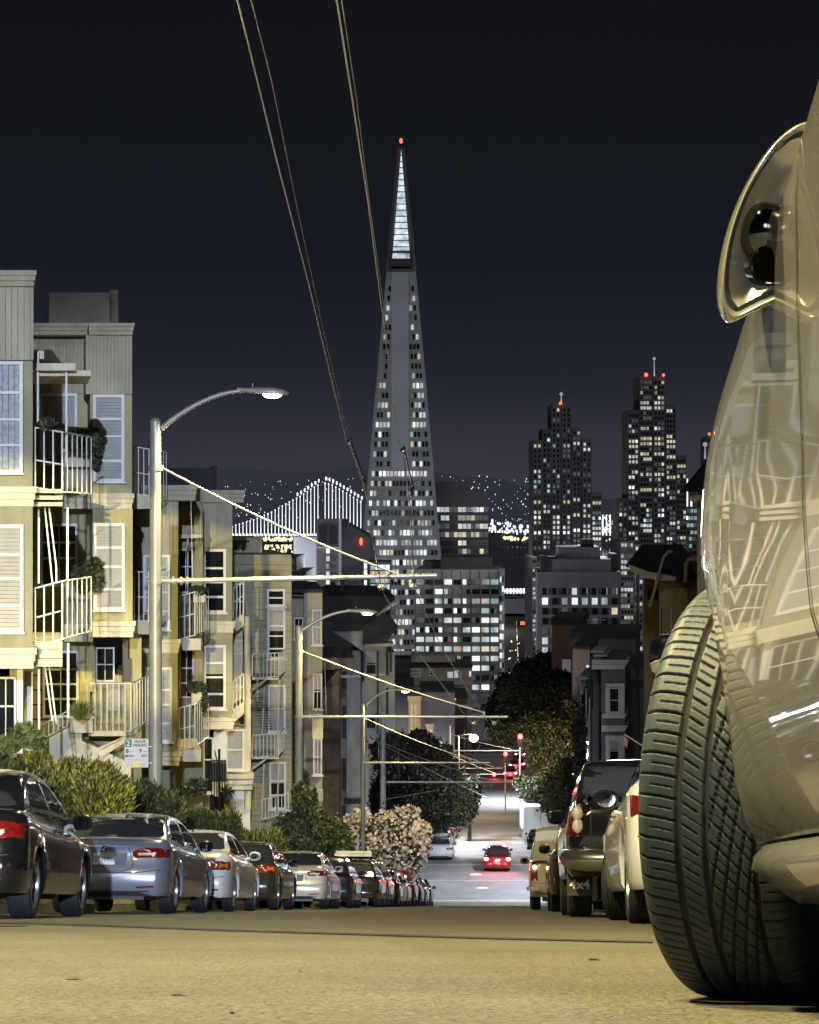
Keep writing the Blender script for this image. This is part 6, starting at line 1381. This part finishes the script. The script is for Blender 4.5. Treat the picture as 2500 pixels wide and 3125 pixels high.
sidestrip('door_gap', [(2.245, 1.03), (2.225, .85), (2.18, .62), (2.14, .48), (2.06, .40), (2.0, .27)], .0045, seamm)
# skirt, under panel, arch liner
m_ = MB(); V = []
yy_ = [-.9, 0, .0, .9, 1.6, 2.2, 2.5, 2.62, 2.67, 2.70]
yy_ = [.9, 1.3, 1.7, 2.1, 2.3, 2.45, 2.55, 2.62, 2.66, 2.69]
for y in yy_:
    g_ = Gy(y); t = max(0, (y-2.45)/.24); x0 = ip(XS, y)+.015+.03*t*t
    for x, h in ((x0+.05, .232), (x0+.012, .228), (x0, .215), (x0-.004+.0*t, .195), (x0+.01, .17+.025*t), (x0+.04, .150+.035*t), (x0+.12, .145+.04*t)): V.append((x, y, g_+h))
m_.add(V, [(i*7+j, i*7+j+1, (i+1)*7+j+1, (i+1)*7+j) for i in range(len(yy_)-1) for j in range(6)]+[tuple((len(yy_)-1)*7+j for j in range(7))]); m_.build('side_skirt', cp, near, 50)
m_ = MB(); V = [(XC-.75, -1.2, Gy(-1.2)+.2), (XC+.75, -1.2, Gy(-1.2)+.2), (XC+.75, 3.8, Gy(3.8)+.2), (XC-.75, 3.8, Gy(3.8)+.2)]; m_.add(V+[(x, y, z+.08) for x, y, z in V], [(0, 3, 2, 1), (4, 5, 6, 7), (0, 1, 5, 4), (2, 3, 7, 6), (1, 2, 6, 5), (3, 0, 4, 7)]); m_.build('underbody', blackp, near)
m_ = MB()
for yc in (3.04, .44):
    c = Vector((0, yc, Gy(yc)+.33)); V = []
    for i in range(21):
        a = math.pi*i/20; p_ = c+Vector((0, math.cos(a)*(RA-.004), math.sin(a)*(RA-.004)))
        V += [(ip(XS, p_.y)+.02, p_.y, p_.z), (ip(XS, p_.y)+.55, p_.y, p_.z)]
    m_.add(V, [(2*i, 2*i+1, 2*i+3, 2*i+2) for i in range(20)])
m_.build('arch_liner', blackp, near, 60)
# greenhouse
V = []; yy = [-1.0, -.6, 0, .6, 1.1, 1.5, 1.85]; zz = [1.15, 1.38, 1.48, 1.48, 1.44, 1.30, 1.16]
for y, h in zip(yy, zz):
    for x, hh in ((.62, 1.10), (.70, max(1.11, h-.12)), (.80, h-.02), (XC, h+.02), (2*XC-.80, h-.02), (2*XC-.70, max(1.11, h-.12)), (2*XC-.62, 1.10)): V.append((x, y, Gy(y)+hh))
m_ = MB(); m_.add(V, [(i*7+j, i*7+j+1, (i+1)*7+j+1, (i+1)*7+j) for i in range(6) for j in range(6)]); m_.build('cabin_glass', cglass, near, 40)
m_ = MB(); m_.add([(x, y, z+.006) for x, y, z in V], [(i*7+j, i*7+j+1, (i+1)*7+j+1, (i+1)*7+j) for i in range(1, 4) for j in range(2, 4)]); m_.build('roof', cp, near, 40)
# treaded front tyre, steered
R_, HW = .333, .1175; NA, NU = 1500, 122
tyr = mat('dusty_tyre_rubber', (.024, .036, .050), .55, nz=(25, .18, 160, .3), bump=(240, .35, .002)); groove = mat('tyre_groove', (.018, .019, .021), .75)
u = np.linspace(-1, 1, NU); th = np.linspace(0, 2*np.pi, NA, endpoint=False)
U, TH = np.meshgrid(u, th); S = TH*R_
def gmask(d, w_): return np.clip((w_/2-np.abs(d))/.0012+.5, 0, 1)
X_ = U*HW; pitch = 2*np.pi*R_/66
def per(a): return (a+pitch/2) % pitch-pitch/2
dep = np.zeros_like(U)
def put(m, d): 
    global dep; dep = np.maximum(dep, m*d)
g1, g2, g3 = -.42, -.06, .56
wob = .0004*np.sin(S*2*np.pi/(pitch*2))
for gpos, wd in ((g1, .0095), (g2, .0075), (g3, .006)): put(gmask(X_-gpos*HW-wob, wd), .0075)
zA = (U < g1); put(gmask(per(S-.10*(X_+.09)-2.2*(X_+.075)**2), .0034)*zA, .006)
put(gmask(per(S-.10*(X_+.09)-2.2*(X_+.075)**2-pitch/2), .0018)*zA*(U > -.80)*(U < -.50), .004)
zB = (U > g1)*(U < g2); put(gmask(per(S-.55*X_), .0030)*zB*(U < -.16), .005); put(gmask(per(S-.55*X_-pitch/2), .0018)*zB*(U > -.34), .0035)
zC = (U > g2)*(U < g3); put(gmask(per(S-.75*X_-3*X_**2), .0034)*zC, .006)
put(gmask(per(S-.75*X_-3*X_**2-pitch/2), .0016)*zC*(np.abs((U*2.6) % 1-.5) < .28), .0035)
pd2 = pitch*3; q2 = (S+4.6*X_+12*X_**2+pd2/2) % pd2-pd2/2; put(gmask(q2/4.2, .0036)*zC, .006)
zD = (U > g3); put(gmask(per(S+.12*X_), .0032)*zD, .006); put(gmask(per(S+.12*X_-pitch/2), .0016)*zD*(U > .68)*(U < .9), .0035)
rad = R_-.004*U**2-.016*np.clip((np.abs(U)-.78)/.22, 0, 1)**2
fade = 1-np.clip((np.abs(U)-.94)/.06, 0, 1); rad = rad-dep*fade
V = np.stack([X_, np.cos(TH)*rad, np.sin(TH)*rad], -1).reshape(-1, 3)
st = math.radians(-28); Mw = Matrix.Translation(WC) @ Matrix.Rotation(st, 4, 'Z'); Mn = np.array(Mw)
V = V @ Mn[:3, :3].T+Mn[:3, 3]
I = np.arange(NA)[:, None]*NU+np.arange(NU-1)[None, :]; J = ((np.arange(NA)+1) % NA)[:, None]*NU+np.arange(NU-1)[None, :]
Fq = np.stack([I, I+1, J+1, J], -1).reshape(-1, 4)
wheel = thing('wheel', WC, '', ''); del wheel['label']; del wheel['category']; wheel.parent = near; wheel.location = WC-near.location
dm = (dep*fade); dq = np.maximum.reduce([dm[:, :-1], dm[:, 1:]]).reshape(-1)
me = bpy.data.meshes.new('tyre_tread'); me.from_pydata((V-np.array(WC)).tolist(), [], Fq.tolist()); me.materials.append(tyr); me.materials.append(groove)
me.polygons.foreach_set('material_index', (dq > .0022).astype(int).tolist()); me.polygons.foreach_set('use_smooth', [True]*len(me.polygons)); me.update()
to = bpy.data.objects.new('tyre_tread', me); COL.objects.link(to); to.parent = wheel
def wl(prof, n=96):
    q = MB(); q.lathe(prof, (0, 0, 0), 'x', n); q.v = [tuple(Mw @ Vector(v)) for v in q.v]; return q
e = R_-.02
for sg_ in (-1, 1):
    wl([(e, sg_*HW), (e-.012, sg_*(HW+.003)), (e-.02, sg_*(HW+.001)), (e-.05, sg_*(HW+.004)), (e-.085, sg_*(HW-.002)), (.225, sg_*(HW-.012)), (.215, sg_*(HW-.02))]).build('sidewall', tyr, wheel, 60)
wl([(.215, -HW+.02), (.21, -.03), (.20, .05), (.215, HW-.02)]).build('rim', rimm, wheel, 60)
wl([(.001, -.02), (.12, -.03), (.21, -.05)]).build('hub', rimm, wheel, 60); wl([(.001, .02), (.16, .02)]).build('brake_disc', mat('brake_shadow', (.03, .03, .03), .6, .5), wheel, 60)
# rear wheel (behind the photographer's side) and far wheels
for c in ((XC+.69, 3.04), (XC-.69, .44), (XC+.69, .44)):
    q = MB(); cc = Vector((c[0], c[1], Gy(c[1])+.33)); q.lathe([(.001, -.05), (.2, -.06), (.215, -.10), (.31, -.115), (.33, -.09), (.333, 0), (.33, .09), (.31, .115), (.215, .10), (.2, .06), (.001, .05)], cc, 'x', 40); q.build('wheel', rubber, near, 40)
# door mirror seen from behind and below
YM = 2.36
out = [(2490, 352), (2430, 372), (2372, 422), (2322, 490), (2278, 570), (2242, 660), (2218, 750), (2205, 840), (2203, 900), (2212, 952), (2237, 985), (2275, 962), (2330, 935), (2400, 905), (2470, 870), (2520, 820), (2540, 600), (2530, 420)]
cx, cy = 2360, 680
def ring(k, y, px0=cx, py0=cy): return [P(px0+(x-px0)*k, py0+(yq-py0)*k, YM)+Vector((0, y-YM, 0)) for x, yq in out]
rings = [(.90, YM+.012), (.97, YM), (1.0, YM+.012), (1.01, YM+.04), (.93, YM+.075), (.72, YM+.105), (.4, YM+.12), (.02, YM+.125)]
V = []; K_ = len(out)
for k, y in rings: V += ring(k, y)
m_ = MB(); m_.add(V, [(i*K_+j, i*K_+(j+1) % K_, (i+1)*K_+(j+1) % K_, (i+1)*K_+j) for i in range(len(rings)-1) for j in range(K_)]); mo = m_.build('door_mirror', mat('mirror_shell_paint', (.42, .40, .34), .2, .4, coat=1), near, 70)
sub = mo.modifiers.new('sub', 'SUBSURF'); sub.levels = 2; sub.render_levels = 2
m_ = MB(); V = ring(.90, YM+.012)+ring(.835, YM+.010); m_.add(V, [(j, (j+1) % K_, K_+(j+1) % K_, K_+j) for j in range(K_)]); m_.build('indicator_strip', mat('indicator_strip', (.045, .055, .06), .12, coat=.5), mo, 60)
m_ = MB(); V = ring(.835, YM+.010)+ring(.6, YM+.028)+ring(.3, YM+.036)+[P(cx, cy, YM)+Vector((0, .038, 0))]
m_.add(V, [(i*K_+j, i*K_+(j+1) % K_, (i+1)*K_+(j+1) % K_, (i+1)*K_+j) for i in range(2) for j in range(K_)]+[(2*K_+j, 2*K_+(j+1) % K_, 3*K_) for j in range(K_)]); m_.build('mirror_glass', mat('painted_mirror_reflection', (.55, .52, .44), .16, .45, coat=1), mo, 60)  # pale reflection is painted into the face as cream colour
m_ = MB(); m_.ball(P(2352, 700, YM)+Vector((0, .035, 0)), .036, .032, .040, 24, 14); m_.build('pivot_dome', mat('dark_chrome', (.12, .12, .11), .06, 1), mo, 60)
m_ = MB(); m_.lathe([(.021, .03), (.0225, .0), (.0245, .0), (.028, .02)], P(2352, 806, YM)+Vector((0, .012, 0)), 'y', 24); m_.build('pivot_collar', mat('dark_chrome', (.12, .12, .11), .06, 1), mo, 60)
m_ = MB(); m_.lathe([(.001, 0), (.022, 0)], P(2352, 806, YM)+Vector((0, .004, 0)), 'y', 24); m_.build('pivot_hole', mat('hole_black', (.003, .003, .003), 1, spec=0), mo, 60)
m_ = MB(); m_.tube([P(2400, 900, YM)+Vector((0, .05, 0)), (.47, YM+.02, Gy(YM)+.98)], .03, 10); m_.build('mirror_arm', blackp, mo, 60)
# overhead wire shadow painted as a dark strip across the road, and small stains
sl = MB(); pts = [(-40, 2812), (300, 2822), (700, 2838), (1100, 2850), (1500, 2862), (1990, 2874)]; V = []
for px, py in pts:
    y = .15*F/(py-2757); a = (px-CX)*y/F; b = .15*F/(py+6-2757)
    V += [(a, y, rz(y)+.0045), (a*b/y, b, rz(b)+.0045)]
sl.add(V, [(2*i, 2*i+1, 2*i+3, 2*i+2) for i in range(len(pts)-1)]); struct(sl.build('wire_shadow_strip', mat('painted_wire_shadow', (.035, .034, .03), .6)))
for i, (px, py, w_, h_) in enumerate(((540, 3040, 26, 5), (225, 2992, 30, 4), (705, 3096, 8, 8), (1812, 2932, 22, 4), (915, 2968, 6, 4), (20, 2830, 60, 8), (2300, 3070, 180, 14))):
    y = .15*F/(py-2757); y2 = .15*F/(py-h_-2757); m_ = MB(); V = []
    for k in range(10): a = k*.628; yy2 = .15*F/(py-h_/2+h_/2*math.sin(a)*(1+.3*math.sin(3*a))-2757); V.append(((px+w_*math.cos(a)*(1+.2*math.sin(2*a))-CX)*yy2/F, yy2, rz(yy2)+.0045))
    m_.add(V, [tuple(range(10))]); struct(m_.build('road_stain', mat('oil_stain', (.05, .047, .04), .7)))
